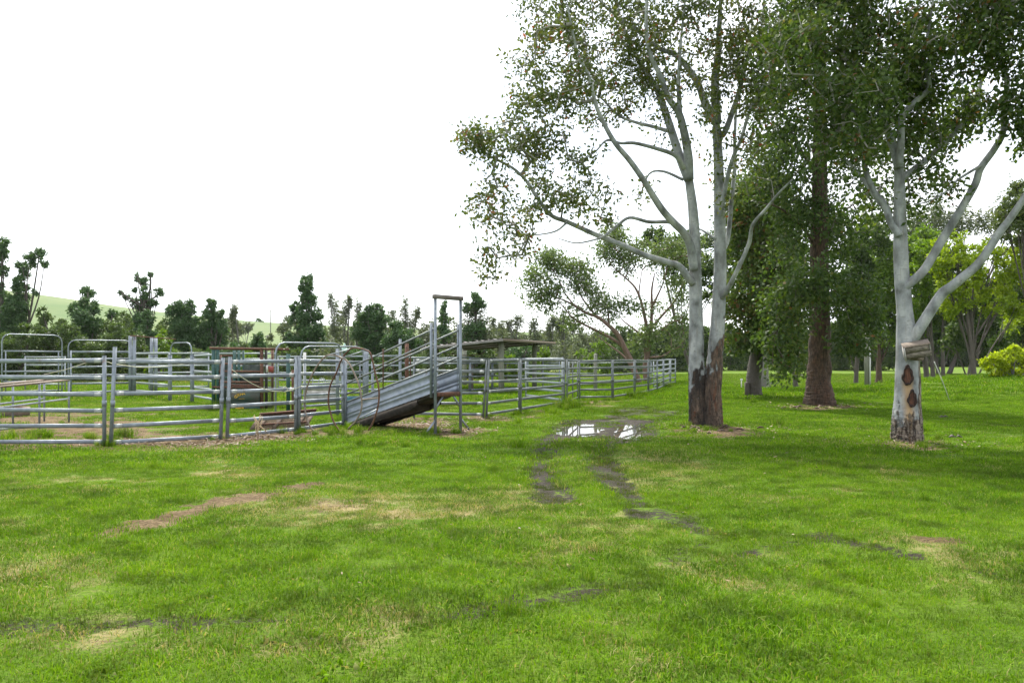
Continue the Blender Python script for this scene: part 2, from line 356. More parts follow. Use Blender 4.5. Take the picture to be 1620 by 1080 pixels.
def axis(dense0, dense1, step, lo, hi, grow=1.06):
    a = list(np.arange(dense0, dense1, step)); s = step
    while a[-1] < hi: s *= grow; a.append(a[-1]+s)
    b = [dense0]; s = step
    while b[-1] > lo: s *= grow; b.append(b[-1]-s)
    return np.array(b[1:][::-1]+a)
gx = axis(-13, 15, .085, -900, 900); gy = axis(3, 27, .08, -300, 1500, 1.035)
GX, GY = np.meshgrid(gx, gy); fx, fy = GX.ravel(), GY.ravel()
gm = bpy.data.meshes.new("ground"); nx, ny = len(gx), len(gy)
gzv = gz(fx, fy)
gm.vertices.add(nx*ny); gm.vertices.foreach_set("co", np.stack([fx, fy, gzv], 1).astype(np.float32).ravel())
ii = (np.arange(ny-1)[:,None]*nx+np.arange(nx-1)).ravel()
q = np.stack([ii, ii+1, ii+nx+1, ii+nx], 1).astype(np.int32)
gm.loops.add(q.size); gm.loops.foreach_set("vertex_index", q.ravel()); gm.polygons.add(len(q)); gm.polygons.foreach_set("loop_start", np.arange(0, q.size, 4, dtype=np.int32))
gm.polygons.foreach_set("use_smooth", np.ones(len(q), bool)); gm.update(calc_edges=True)
for nm, a in zip(("dirt", "dry", "mud"), masks(fx, fy)):
    gm.attributes.new(nm, 'FLOAT', 'POINT').data.foreach_set("value", a.astype(np.float32))
GREEN_A, GREEN_B, GREEN_C = (.056,.136,.004), (.108,.226,.005), (.186,.315,.011)
def groundmat():
    m, t, b = mat("grassy_ground")
    geo = node(t, "NewGeometry").outputs['Position']
    n1 = noise(t, .35, 5, geo); n2 = noise(t, 3.0, 5, geo); n3 = noise(t, 28, 4, geo, .7)
    g = mixc(t, rng_(t, n1, .35, .65), (.060,.125,.003), (.105,.180,.006))
    g = mixc(t, rng_(t, n2, .4, .7, 0, .5), g, (.11,.165,.025)); g = mixc(t, rng_(t, n3, .35, .6, .75, 0), g, (.045,.065,.014))
    dirt = mixc(t, rng_(t, n3, .3, .7), (.032,.022,.012), (.155,.108,.058)); dirt = mixc(t, rng_(t, n2, .4, .65), dirt, mixc(t, rng_(t, n3, .3, .7), (.075,.053,.029), (.235,.178,.102)))
    dry = mixc(t, n3, (.13,.11,.05), (.34,.28,.14)); mud = mixc(t, rng_(t, n3, .3, .7), (.008,.007,.005), (.045,.036,.024))
    w = mth(t, 'MULTIPLY', mth(t, 'SUBTRACT', noise(t, 16, 6, geo, .75), .5), 1.7)
    fd = rng_(t, mth(t, 'ADD', attr(t, "dry"), w), .25, .85); fi = rng_(t, mth(t, 'ADD', attr(t, "dirt"), w), .36, .54); fm = rng_(t, mth(t, 'ADD', attr(t, "mud"), w), .38, .58)
    c = mixc(t, fm, mixc(t, fi, mixc(t, fd, g, dry), dirt), mud)
    t.links.new(c, b.inputs['Base Color'])
    t.links.new(rng_(t, fm, 0, 1, .97, .72), b.inputs['Roughness']); b.inputs['Specular IOR Level'].default_value = .1
    bump(t, b, n3, .9, .05); return m
gm.materials.append(groundmat())
ground = bpy.data.objects.new("ground", gm); COL.objects.link(ground); tag(ground, kind='structure')

# puddles: level water lying in the two hollows of the wheel ruts
m_, t_, b_ = mat("puddle_water"); b_.inputs['Base Color'].default_value = (.045,.038,.028,1); b_.inputs['Roughness'].default_value = .015; b_.inputs['IOR'].default_value = 1.33
bump(t_, b_, noise(t_, 3, 2), .03, .01); WATER = m_
for e in (PUD1, PUD2):
    mb = MB(); K = 40; vs = []
    for k in range(K):
        a = 2*math.pi*k/K; r = 1.35
        x, y = ground_at(e[0]+r*e[2]*math.cos(a), e[1]+r*e[3]*math.sin(a)); vs.append((x, y, -.052))
    c = np.mean(vs, axis=0); vs.append(tuple(c))
    mb.add(vs, [[j, (j+1) % K, (j+2) % K, K] for j in range(0, K, 2)])
    tag(mb.build("puddle", WATER), kind='structure')

# pasture hill far left
rid = [(-1500,380),(-700,405),(-200,440),(40,464),(200,487),(420,512),(520,519),(700,524),(900,529),(1000,540),(1200,560),(1500,572)]
HY = 430.0
def hillmesh():
    xs = np.linspace(-1100, 420, 150); ys = np.concatenate([np.linspace(170, HY, 40), np.linspace(HY+10, 900, 25)])
    hx = np.interp(xs, [PX(p, HY) for p, _ in rid], [CAMH+(HZ-q_)/FPX*HY for _, q_ in rid])
    XX, YY = np.meshgrid(xs, ys); HH = np.broadcast_to(hx, XX.shape)
    t = sm(165, HY, YY); zz = -1.5+(HH+1.5)*np.where(YY <= HY, t**.9, 1-.35*sm(HY, 900, YY))+(fbm(XX*.012, YY*.012, 3)-.5)*3*t*(YY < HY)
    mb = MB(); n = len(xs); i = (np.arange(len(ys)-1)[:,None]*n+np.arange(n-1)).ravel()
    mb.add(np.stack([XX, YY, zz], -1).reshape(-1,3), np.stack([i, i+1, i+n+1, i+n], 1))
    m, t2, b = mat("hill_pasture"); g = node(t2, "NewGeometry").outputs['Position']
    n1 = noise(t2, .02, 6, g, .65); n2 = noise(t2, .15, 5, g, .7)
    c = mixc(t2, rng_(t2, n1, .38, .62), (.045,.090,.010), (.085,.118,.026)); c = mixc(t2, rng_(t2, n2, .5, .72, 0, .7), c, (.04,.08,.015))
    t2.links.new(c, b.inputs['Base Color']); b.inputs['Roughness'].default_value = .95
    o = mb.build("hill", m, smooth=True); tag(o, kind='structure'); return zz, xs, ys
hz_, hxs, hys = hillmesh()
def hill_at(x, y):
    i = np.searchsorted(hys, y)-1; return float(np.interp(x, hxs, hz_[i])*(hys[i+1]-y)/(hys[i+1]-hys[i])+np.interp(x, hxs, hz_[i+1])*(y-hys[i])/(hys[i+1]-hys[i]))

# ---------------------------------------------------------------- grass (one object of instanced clumps)
def blade_patch(size, n, h0, h1, w, rng, bend=.5):
    mb = MB(); b = np.stack([(rng.rand(n)-.5)*size, (rng.rand(n)-.5)*size, np.full(n, -.012)], 1)
    b[:, :2] += rng.normal(size=(n,2))*size*.12
    h = h0+(h1-h0)*rng.rand(n)**1.6; a = rng.rand(n)*2*math.pi; ln = (rng.rand(n)**1.2)*bend*2
    d = np.stack([np.cos(a), np.sin(a), np.zeros(n)], 1)
    a2 = rng.rand(n)*2*math.pi; s = np.stack([np.cos(a2), np.sin(a2), np.zeros(n)], 1)
    ww = (w*(.6+.8*rng.rand(n)))[:,None]; up = np.array([0,0,1.]); hh = h[:,None]; l = ln[:,None]
    m = b+up*hh*.55+d*hh*l*.28; t = b+up*hh*(1-.28*np.minimum(l,1.4))+d*hh*l*.95
    V = np.stack([b-s*ww*.5, b+s*ww*.5, m+s*ww*.42, m-s*ww*.42, t+s*ww*.08, t-s*ww*.08], 1).reshape(-1,3)
    k = np.arange(n)[:,None]*6
    F = np.concatenate([k+np.array([0,1,2,3]), k+np.array([3,2,4,5])]); tt = rng.rand(n)
    mb.add(V, F, 0, np.concatenate([tt, tt])); return mb
def grassmat():
    m, t, b = mat("lawn_blades")
    geo = node(t, "NewGeometry").outputs['Position']
    f = mth(t, 'ADD', mth(t, 'MULTIPLY', attr(t, "tint"), .62), mth(t, 'MULTIPLY', rng_(t, noise(t, .55, 6, geo, .65), .3, .7, -.05, 1.05), .42))
    g = ramp(t, f, [(.12, (.030,.072,.004)), (.30, GREEN_A), (.55, GREEN_B), (.92, GREEN_C)]); g = mixc(t, rng_(t, attr(t, "tint"), .965, .98), g, (.27,.25,.08))
    f2 = mth(t, 'ADD', attr(t, "dryness", 'INSTANCER'), mth(t, 'MULTIPLY', mth(t, 'SUBTRACT', attr(t, "tint"), .5), 1.3))
    c = mixc(t, rng_(t, f2, .45, .85), g, ramp(t, attr(t, "tint"), [(0, (.17,.15,.05)), (1, (.38,.32,.17))]))
    g3 = mth(t, 'ADD', noise(t, 2.3, 5, geo, .7), mth(t, 'MULTIPLY', attr(t, "tint"), .12)); c = mixc(t, rng_(t, g3, .55, .70, 0, .72), c, (.040,.068,.010))
    c = mixc(t, rng_(t, attr(t, "muddy", 'INSTANCER'), 0, .8, 0, .8), c, (.040,.050,.012))
    t.links.new(c, b.inputs['Base Color']); b.inputs['Roughness'].default_value = .65; b.inputs['Specular IOR Level'].default_value = .08
    tr = node(t, "BsdfTranslucent"); t.links.new(mixc(t, 1.0, c, (1.3,1.2,.6), 'MULTIPLY'), tr.inputs[0])
    ms = node(t, "MixShader"); ms.inputs[0].default_value = .38
    t.links.new(b.outputs[0], ms.inputs[1]); t.links.new(tr.outputs[0], ms.inputs[2]); t.links.new(ms.outputs[0], t.nodes["Material Output"].inputs[0]); return m
GRASSM = grassmat()
pc = bpy.data.collections.new("grass_clumps")
grs = np.random.RandomState(3)
def proto(i, mb):
    o = mb.build("grass_clump_%02d" % i, GRASSM); COL.objects.unlink(o); pc.objects.link(o)
for i in range(5): proto(i, blade_patch(.34, 270, .016, .066, .0055, grs, .75))
for i in range(5, 8): proto(i, blade_patch(.75, 410, .02, .075, .0095, grs, .7))
for i in range(8, 10): proto(i, blade_patch(2.2, 520, .05, .14, .026, grs))
proto(10, blade_patch(.16, 90, .10, .28, .006, grs, .55)); proto(11, blade_patch(.3, 150, .18, .45, .010, grs, .55)); proto(12, blade_patch(.20, 46, .015, .045, .024, grs, .9))
def scatter(y0, y1, cell, i0, i1, s0, s1, keep, lim=.70):
    ys = np.arange(y0, y1, cell); out = []
    for y in ys:
        xm = lim*y+1.5; xs = np.arange(-xm, xm, cell); out.append(np.stack([xs+(grs.rand(len(xs))-.5)*cell*1.3, y+(grs.rand(len(xs))-.5)*cell*1.3], 1))
    p = np.concatenate(out); x, y = p[:,0], p[:,1]; di, dr, mu = masks(x, y)
    k = grs.rand(len(x)) < keep*(1-.93*sm(.15, .75, di))*(1-.62*sm(.15, .7, mu)-.37*sm(.75, .95, mu))*(1-.35*dr)
    z = gz(x, y); k &= ~((z < -.045) & (y < 30))
    n = fbm(x*.6+11, y*.6+2, 3); sc = (s0+(s1-s0)*grs.rand(len(x)))*(.55+.9*n)*(1-.3*mu)*(1-.25*dr)
    return [a[k] for a in (x, y, z, sc, dr, mu, grs.randint(i0, i1, len(x)).astype(float))]
sets = [scatter(3.0, 13.5, .17, 0, 5, .7, 1.25, .95), scatter(13.5, 36, .40, 5, 8, .75, 1.3, .95), scatter(36, 120, 1.15, 8, 10, .8, 1.3, .9, .72),
        scatter(3.2, 17, .9, 10, 11, .35, .75, .15), scatter(17, 60, 2.2, 11, 12, .35, .9, .3), scatter(3.2, 16, .42, 12, 13, .6, 1.3, .35)]
def tufts(lst):
    r = []
    for px, py, n, spr, s in lst:
        x0, y0 = ground_at(px, py)
        for k in range(n):
            x, y = x0+grs.normal()*spr, y0+grs.normal()*spr*1.5
            r.append((x, y, gz1(x, y), s*(.6+.7*grs.rand()), .2*grs.rand(), 0, 11))
    return [np.array(c, float) for c in zip(*r)]
sets.append(tufts([(893,645,10,.3,1.1),(870,650,10,.9,.7),(1004,628,6,.3,1.0),(720,642,6,.4,.9),(530,684,9,.3,.55),(560,690,6,.5,.4),(166,703,5,.12,.4),(175,704,5,.12,.42),(350,692,6,.14,.4),(470,685,6,.15,.45),(688,686,5,.15,.4),(718,683,5,.15,.4),(821,655,5,.2,.5),(969,633,5,.25,.6),(768,661,5,.2,.5),(170,690,6,.25,.7),(45,694,6,.4,.8),(300,668,8,1.2,.6),
                   (430,672,10,.5,.5),(640,660,10,.7,.5),(1045,613,10,.8,.9),(950,640,8,1.2,.5),(170,660,8,1.5,.5),(410,645,12,1.0,1.0),(1435,705,10,.4,.35),(1110,680,10,.5,.35)]))
gd = [np.concatenate(c) for c in zip(*sets)]
gp = bpy.data.meshes.new("grass"); n_ = len(gd[0]); gp.vertices.add(n_); gp.vertices.foreach_set("co", np.stack(gd[:3], 1).astype(np.float32).ravel())
for nm, a in (("gscale", gd[3]), ("dryness", gd[4]), ("muddy", gd[5]), ("gturn", grs.rand(n_)*6.283)):
    gp.attributes.new(nm, 'FLOAT', 'POINT').data.foreach_set("value", a.astype(np.float32))
gp.attributes.new("gidx", 'INT', 'POINT').data.foreach_set("value", gd[6].astype(np.int32))
gp.materials.append(GRASSM)
grass = bpy.data.objects.new("grass", gp); COL.objects.link(grass); tag(grass, "short green grass with dry and muddy patches covering the ground", "grass", kind='stuff')
ng = bpy.data.node_groups.new("grass_scatter", 'GeometryNodeTree')
ng.interface.new_socket("Geometry", in_out='INPUT', socket_type='NodeSocketGeometry'); ng.interface.new_socket("Geometry", in_out='OUTPUT', socket_type='NodeSocketGeometry')
gi = ng.nodes.new("NodeGroupInput"); go = ng.nodes.new("NodeGroupOutput"); ip = ng.nodes.new("GeometryNodeInstanceOnPoints"); ci = ng.nodes.new("GeometryNodeCollectionInfo")
ci.inputs['Collection'].default_value = pc; ci.inputs['Separate Children'].default_value = True; ci.inputs['Reset Children'].default_value = True
def na(nm, dt):
    a = ng.nodes.new("GeometryNodeInputNamedAttribute"); a.data_type = dt; a.inputs['Name'].default_value = nm; return a.outputs['Attribute']
cb = ng.nodes.new("ShaderNodeCombineXYZ"); ng.links.new(na("gturn", 'FLOAT'), cb.inputs[2])
ip.inputs['Pick Instance'].default_value = True
for a, b in ((gi.outputs[0], ip.inputs['Points']), (ci.outputs[0], ip.inputs['Instance']), (na("gidx", 'INT'), ip.inputs['Instance Index']), (cb.outputs[0], ip.inputs['Rotation']), (na("gscale", 'FLOAT'), ip.inputs['Scale']), (ip.outputs[0], go.inputs[0])):
    ng.links.new(a, b)
md = grass.modifiers.new("scatter", 'NODES'); md.node_group = ng

# fallen leaves and straw
def litter():
    r = np.random.RandomState(11); mb = MB()
    for px, py, n, rx, ry, L in ((1120,676,420,2.0,1.5,.07),(1435,702,280,1.5,1.0,.07),(1296,642,420,2.2,1.8,.11),(1195,630,150,1.6,1.5,.1),(1250,690,160,5,3.5,.09),(715,683,380,.9,.7,.12),(400,694,420,1.1,.35,.14),(330,704,260,1.2,.3,.12),(655,672,380,1.3,.9,.12),(770,662,200,.9,.5,.12),(200,700,300,2.2,.5,.12),(1000,760,60,5,4,.05),(1300,900,30,4,2.2,.05)):
        x0, y0 = ground_at(px, py); x = x0+r.normal(size=n)*rx*.6; y = y0+r.normal(size=n)*ry*.6; z = gz(x, y)+.02+.02*r.rand(n)
        a = r.rand(n)*6.28; D = np.stack([np.cos(a), np.sin(a), (r.rand(n)-.5)*.6], 1)
        mb.leaves(np.stack([x,y,z],1), D, L*(.6+.8*r.rand(n)), L*(.18 if L > .11 else .4), r.rand(n), r, np.tile([0,0,1.],(n,1)))
    tag(mb.build("leaf_litter", LITTER), "fallen brown leaves and straw scattered round trunks and yard", "leaf litter", kind='stuff')
litter()

# ---------------------------------------------------------------- trees
def px_limb(pts, Y, r0, r1, dY=0.0, k=6, wig=0.0, rng=None):
    """limb traced as photo pixels at depth Y..Y+dY -> world spline with tapering radius"""
    n = len(pts); L = [P(px, py, Y+dY*i/max(1, n-1)) for i, (px, py) in enumerate(pts)]
    s = spline(L, k)
    if wig and rng is not None:
        s[1:-1] += rng.normal(size=(len(s)-2,3))*wig
    t = np.linspace(0, 1, len(s)); return s, r0+(r1-r0)*t
def in_blobs(rng, blobs, Y, n, shell=.35):
    """points inside photo-traced ellipsoids; each blob = px,py,rx,ry[,dY,depth]"""
    vols = np.array([(b[2]*b[3])**.75*(b[6] if len(b) > 6 else 1) for b in blobs]); cnt = rng.multinomial(n, vols/vols.sum()); out = []; ids = []
    for bi, (b, c) in enumerate(zip(blobs, cnt)):
        if c == 0: continue
        d = rng.normal(size=(c,3)); d /= np.linalg.norm(d, axis=1)[:,None]; r = (shell+(1-shell)*rng.rand(c))**.6
        dy = b[4] if len(b) > 4 else 0; dep = b[5] if len(b) > 5 and b[5] else (b[2]+b[3])*.5*Y/FPX
        ctr = P(b[0], b[1], Y+dy); k = (Y+dy)/FPX
        p = d*r[:,None]*np.array([b[2]*k, dep, b[3]*k]); out.append(p+np.array(ctr)); ids += [bi]*c
    return np.concatenate(out), np.array(ids)
def grow(mb, limbs, targets, rng, step=.4, rk=.0065, mi=0, minr=.008, maxr=.05, sides=5, start_min=0, sag=.15):
    """twigs from the limb nodes out to every target; returns the end segment of each twig"""
    pos = []; par = []; dr = []
    for s, r in limbs:
        for i in range(0, len(s)):
            if s[i][2] < start_min: continue
            pos.append(s[i]); par.append(-1); dr.append((s[min(i+1, len(s)-1)]-s[i-1 if i else 0]))
    nb = len(pos); pos = [np.array(p) for p in pos]
    base = np.array(pos); d0 = np.array([np.min(np.sum((base-t)**2, 1)) for t in targets]); order = np.argsort(d0)
    A = np.zeros((nb+len(targets)*12, 3)); A[:nb] = base; m = nb; cnt = [0]*nb; chains = []; ends = []
    pen = np.zeros(len(A))
    for ti in order:
        t = targets[ti]; d = np.sqrt(np.sum((A[:m]-t)**2, 1))+pen[:m]
        k = int(np.argmin(d)); L = float(np.linalg.norm(A[k]-t)); n = int(np.clip(round(L/step), 1, 9))
        dk = np.array(dr[k]); dk = dk/(np.linalg.norm(dk)+1e-9)
        c = A[k]+(t-A[k])*.5+dk*L*.22+np.array([0,0,L*sag])+rng.normal(size=3)*L*.09; ch = [k]; pk = k
        for i in range(1, n+1):
            u = i/n; p = A[k]*(1-u)**2+2*u*(1-u)*c+t*u*u+(rng.normal(size=3)*.05*L/n if i < n else 0)
            A[m] = p; par.append(pk); dr.append(p-A[pk]); cnt.append(0); pen[m] = .0; ch.append(m); pk = m; m += 1
        cnt[pk] += 1; chains.append(ch); ends.append((A[ch[-2]].copy(), A[ch[-1]].copy(), ti))
    for i in range(m-1, nb-1, -1):
        if par[i] >= nb: cnt[par[i]] += cnt[i]
    for ch in chains:
        r = [min(maxr, max(minr, rk*math.sqrt(max(1, cnt[j])))) for j in ch[1:]]; r = [r[0]*1.1]+r
        mb.tube(A[ch], r, sides, mi, cap=False)
    return ends
def clumps(mb, rng, ends, n, spread, L, Wd, down=.5, t0=.0, tv=.25, per=None):
    """leaf clusters round twig ends"""
    C = []; D = []; T = []
    for a, b, ti in ends:
        k = max(3, int(n*(.35+1.3*rng.rand()))); u = rng.rand(k)[:,None]*1.2-.2
        c = a+(b-a)*(.4+.6*u)+np.clip(rng.normal(size=(k,3)), -1.5, 1.5)*spread*np.array([1,1,.75])
        d = rng.normal(size=(k,3)); d[:,2] -= down; d += (c-b)/(spread+1e-6)*.35
        C.append(c); D.append(d); T.append(np.clip(t0+rng.rand()*.40+tv*rng.normal(size=k)*.5+.3*rng.rand(k)+(.25 if per is None else per[ti]), 0, 1))
    C = np.concatenate(C); n_ = len(C)
    mb.leaves(C, np.concatenate(D), L*(.65+.7*rng.rand(n_)), Wd*(.65+.7*rng.rand(n_)), np.concatenate(T), rng)
    return n_
def taper(l, ys, rs, Y):
    py = HZ-(l[0][:,2]-CAMH)/l[0][:,1]*FPX
    return l[0], np.interp(py, ys[::-1], rs[::-1])
def hero(name, label, cat, base, limbs, blobs, Y, nt, bark, leafm, nl, spread, L, Wd, seed, rough0=None, start_min=3.0, down=.5, shell=.25, rk=.007, step=.4, tint=0.0, sides=14, twig_mat=None, gaps=(), group=None):
    rng = np.random.RandomState(seed); th = thing(name, base, label, cat, group)
    tm = MB()
    for i, (s, r) in enumerate(limbs):
        if r[0] > .22:
            n0 = len(s); tt = np.linspace(0, n0-1, n0*4); s = np.stack([np.interp(tt, np.arange(n0), s[:,k]) for k in range(3)], 1); r = np.interp(tt, np.arange(n0), r)
        tm.tube(s, r, 30 if r[0] > .22 else sides if r[0] > .1 else 8, 0, rough=(.17 if r[0] > .12 else .06), rng=rng, zr=rough0)
    T, ids = in_blobs(rng, blobs, Y, nt, shell)
    if gaps:
        px = 810+T[:,0]/T[:,1]*FPX; py = HZ-(T[:,2]-CAMH)/T[:,1]*FPX; k = np.ones(len(T), bool)
        for g in gaps: k &= np.hypot((px-g[0])/g[2], (py-g[1])/g[3]) > .75+.5*rng.rand(len(T))
        T = T[k]
    ends = grow(tm, limbs, T, rng, step=step, rk=rk, mi=1, start_min=start_min)
    tm.build("trunk", [bark, twig_mat or bark], th, smooth=True)
    lm = MB(); clumps(lm, rng, ends, nl, spread, L, Wd, down, tint); lm.build("crown", leafm, th); return th
TWIG = simple("pale_twig_bark", (.13,.125,.105), (.28,.27,.24), 6, .9)
TWIGD = simple("dark_twig_bark", (.05,.042,.034), (.13,.11,.09), 6, .9)

# --- twin-trunk gum beside the ruts
Y1 = 21.3; r_ = np.random.RandomState(21)
def z2(pts, ox, oy, s): return [(ox+x/s, oy+y/s) for x, y in pts]
def a6(*p): return z2(p, 720, 0, 2.25)
def a7(*p): return z2(p, 1160, 0, 2.25)
T1 = [px_limb([(1105,676),(1104,640),(1103,600),(1102,560),(1101,500),(1100,440),(1099,380),(1096,330),(1090,285)], Y1+.15, .29, .125, .1),
      px_limb([(1127,676),(1127,640),(1129,600),(1132,560),(1136,500),(1139,440),(1139,378),(1138,311),(1136,244),(1133,200)], Y1, .30, .125, .3),
      px_limb([(1116,678),(1116,664),(1116,650),(1115.5,634)], Y1+.02, .24, .05, .0),
      px_limb(a6((832,640),(800,560),(765,450),(745,390),(715,310),(685,270),(640,190),(600,100),(570,0),(550,-120)), Y1+.2, .13, .03, 1.6),
      px_limb(a6((832,640),(830,560),(815,470),(795,400),(760,350),(730,270),(690,180),(680,60),(690,-80)), Y1+.2, .13, .03, -1.4),
      px_limb(a6((800,410),(797,340),(795,290),(800,200),(810,80),(830,-90)), Y1-.2, .07, .02, -.6),
      px_limb(a6((846,1010),(800,950),(760,935),(680,910),(600,875),(500,835),(400,790),(340,765),(290,700),(250,640),(200,595),(130,560),(80,520),(40,500)), Y1+.1, .10, .016, -1.8),
      px_limb(a6((400,790),(360,822),(300,835),(255,836)), Y1-.9, .03, .01, -.6),
      px_limb(a6((850,960),(838,880),(815,830),(780,795),(740,750),(700,690),(670,640),(620,570),(570,510),(530,440),(500,370),(480,280),(440,200),(420,120),(400,20)), Y1+.1, .12, .02, -2.2),
      px_limb(a6((800,805),(760,790),(690,790),(620,775),(570,810),(530,840),(490,855),(430,865),(370,850)), Y1, .06, .012, -1.2),
      px_limb(a6((815,600),(785,555),(720,530),(640,510),(590,510),(540,500),(500,540),(470,560)), Y1, .07, .012, -1.6),
      px_limb(a6((770,470),(700,450),(640,435),(580,410),(520,350),(480,330),(420,300)), Y1+.4, .055, .012, 1.2),
      px_limb(a6((812,640),(740,610),(690,620),(660,690),(640,690)), Y1, .04, .012, 1.2),
      px_limb(a6((932,440),(925,300),(935,200),(940,100),(945,0),(950,-150)), Y1+.3, .13, .03, .5),
      px_limb(a6((932,440),(890,370),(860,290),(790,200),(720,170),(650,110),(580,60),(520,10),(480,-60)), Y1+.3, .11, .02, 1.8),
      px_limb(a6((935,490),(960,470),(990,390),(1010,330),(1030,250),(1050,180),(1090,100),(1100,0),(1110,-120)), Y1+.3, .09, .02, -1.0),
      px_limb(a6((950,1060),(975,1020),(1000,970),(1045,870),(1060,800),(1110,740),(1150,690),(1200,640)), Y1, .075, .02, -2.2),
      px_limb(a6((945,770),(965,650),(990,560),(1020,490),(1050,390),(1090,320),(1115,270),(1150,150)), Y1-.1, .065, .02, -1.4),
      px_limb(a6((945,900),(970,850),(985,700),(995,600),(995,500),(1000,400),(1010,330),(1040,200),(1060,60)), Y1+.4, .075, .02, 1.6),
      px_limb(a6((928,850),(880,820),(830,800)), Y1+.1, .04, .01, .6)]
T1[0] = taper(T1[0], [680,600,520,440,360,285], [.265,.215,.190,.165,.14,.11], Y1); T1[1] = taper(T1[1], [680,600,520,440,311,200], [.275,.225,.190,.17,.145,.11], Y1)
hero("gum_tree", "pale twin-trunked gum tree with peeling charred bark at its base beside the muddy puddles", "tree", on(1117, Y1), T1,
     [(880,110,80,85,-.8),(960,60,110,80,1),(850,190,60,60,-1.2),(790,225,65,32,-1.5),(745,215,28,20,-1.6,1),(830,310,80,48,-1.5,0,.62),(900,280,85,60,-1,0,.75),(800,385,45,50,-1.6,1,.55),(770,430,18,22,-1.7,.8,.5),(765,340,28,40,-1.7,1,.6),
      (980,140,90,65,1.2),(1060,80,110,80,0),(1130,30,110,70,0),(1175,140,60,90,-.8),(1085,190,60,50,0,2.2,.5),(930,330,75,28,-1,1.2),(960,-60,150,90,1),(1120,-110,180,90,0),(1200,90,60,80,-.5),(1165,265,45,70,-.6,1.6,.6),(870,30,55,50,0),(1010,300,40,30,.6,1,.4)],
     Y1, 1500, B_DOUBLE, GUML, 21, .17, .125, .066, 5, rough0=2.4, start_min=3.6, twig_mat=TWIG, gaps=((1015,262,30,22),(1058,300,24,30),(1000,225,28,14),(985,330,28,14),(925,235,14,20),(880,60,14,14),(940,372,34,12),(895,350,22,12),(868,335,14,14),(850,308,12,14),(990,392,30,14),(1040,330,22,26),(1060,240,16,16),(985,300,20,20),(960,215,14,16)))

# --- gum with the nest box
Y2 = 17.3
T2 = [px_limb([(1435,701),(1435,670),(1436,630),(1436,590),(1434,540),(1431,490),(1427,440),(1425,400),(1424,350),(1423,300),(1422,258)], Y2, .33, .11, .1),
      px_limb(a7((590,600),(575,540),(550,470),(530,410),(500,360),(465,310),(440,200),(430,80),(420,-60)), Y2, .10, .02, 1.2),
      px_limb(a7((590,590),(597,500),(600,420),(640,370),(690,325),(697,290),(680,200),(700,80),(720,-60)), Y2, .085, .02, -.8),
      px_limb(a7((592,840),(560,790),(540,730),(500,680),(470,600),(460,500),(440,430),(400,330)), Y2-.1, .085, .03, .5),
      px_limb(a7((462,510),(490,420),(530,360),(580,310),(610,240),(620,120)), Y2+.3, .055, .015, .4),
      px_limb(a7((545,740),(520,720),(470,650),(400,570),(330,540),(290,480)), Y2, .06, .015, 1.4),
      px_limb([(1430,455),(1440,447),(1462,427),(1489,382),(1516,338),(1542,293),(1551,267),(1573,236),(1587,209),(1589,169),(1593,129),(1582,98),(1575,60),(1590,0),(1600,-80)], Y2, .105, .03, -1.0),
      px_limb([(1442,538),(1453,522),(1470,495),(1490,465),(1503,455),(1520,441),(1545,420),(1562,398),(1580,370),(1600,343),(1620,313),(1645,270),(1670,200),(1700,120),(1710,20)], Y2-.05, .125, .04, -1.6),
      px_limb(a7((590,640),(650,600),(720,540),(800,460),(860,390),(880,300),(920,180),(960,60),(980,-60)), Y2+.2, .085, .02, 1.8),
      px_limb(a7((880,590),(800,640),(760,680),(700,715),(640,730)), Y2-.5, .03, .01, -.8),
      px_limb([(1589,205),(1620,204),(1660,190)], Y2-.8, .03, .012, -.6)]
T2[0] = taper(T2[0], [705,640,590,540,490,400,300,258], [.33,.275,.25,.21,.16,.15,.115,.09], Y2)
g2 = hero("gum_tree", "pale smooth-barked gum tree with two oval bark scars and a wooden box in its fork", "tree", on(1436, Y2), T2,
     [(1400,110,120,110,.5),(1480,70,120,80,-.5),(1345,190,70,90,-.6,1.4),(1560,50,80,70,-.6),(1455,250,75,60,1,1.4),(1410,320,55,50,.8,1,.7),(1250,90,60,70,0,1.6),(1525,180,45,45,1.2),(1590,170,26,50,-1,.7,.7),(1400,-120,200,100,0),(1580,-100,160,110,-.6),(1690,40,90,120,-1.6),(1680,180,60,70,-1.6,1.4),(1300,20,90,90,.6),(1500,300,22,18,-.8,.5),(1440,180,50,45,.5)],
     Y2, 1700, B_SCAR, GUMD, 28, .19, .12, .068, 6, rough0=.9, start_min=3.4, twig_mat=TWIG, gaps=((1560,268,32,46),(1530,240,26,20),(1490,35,20,14)))
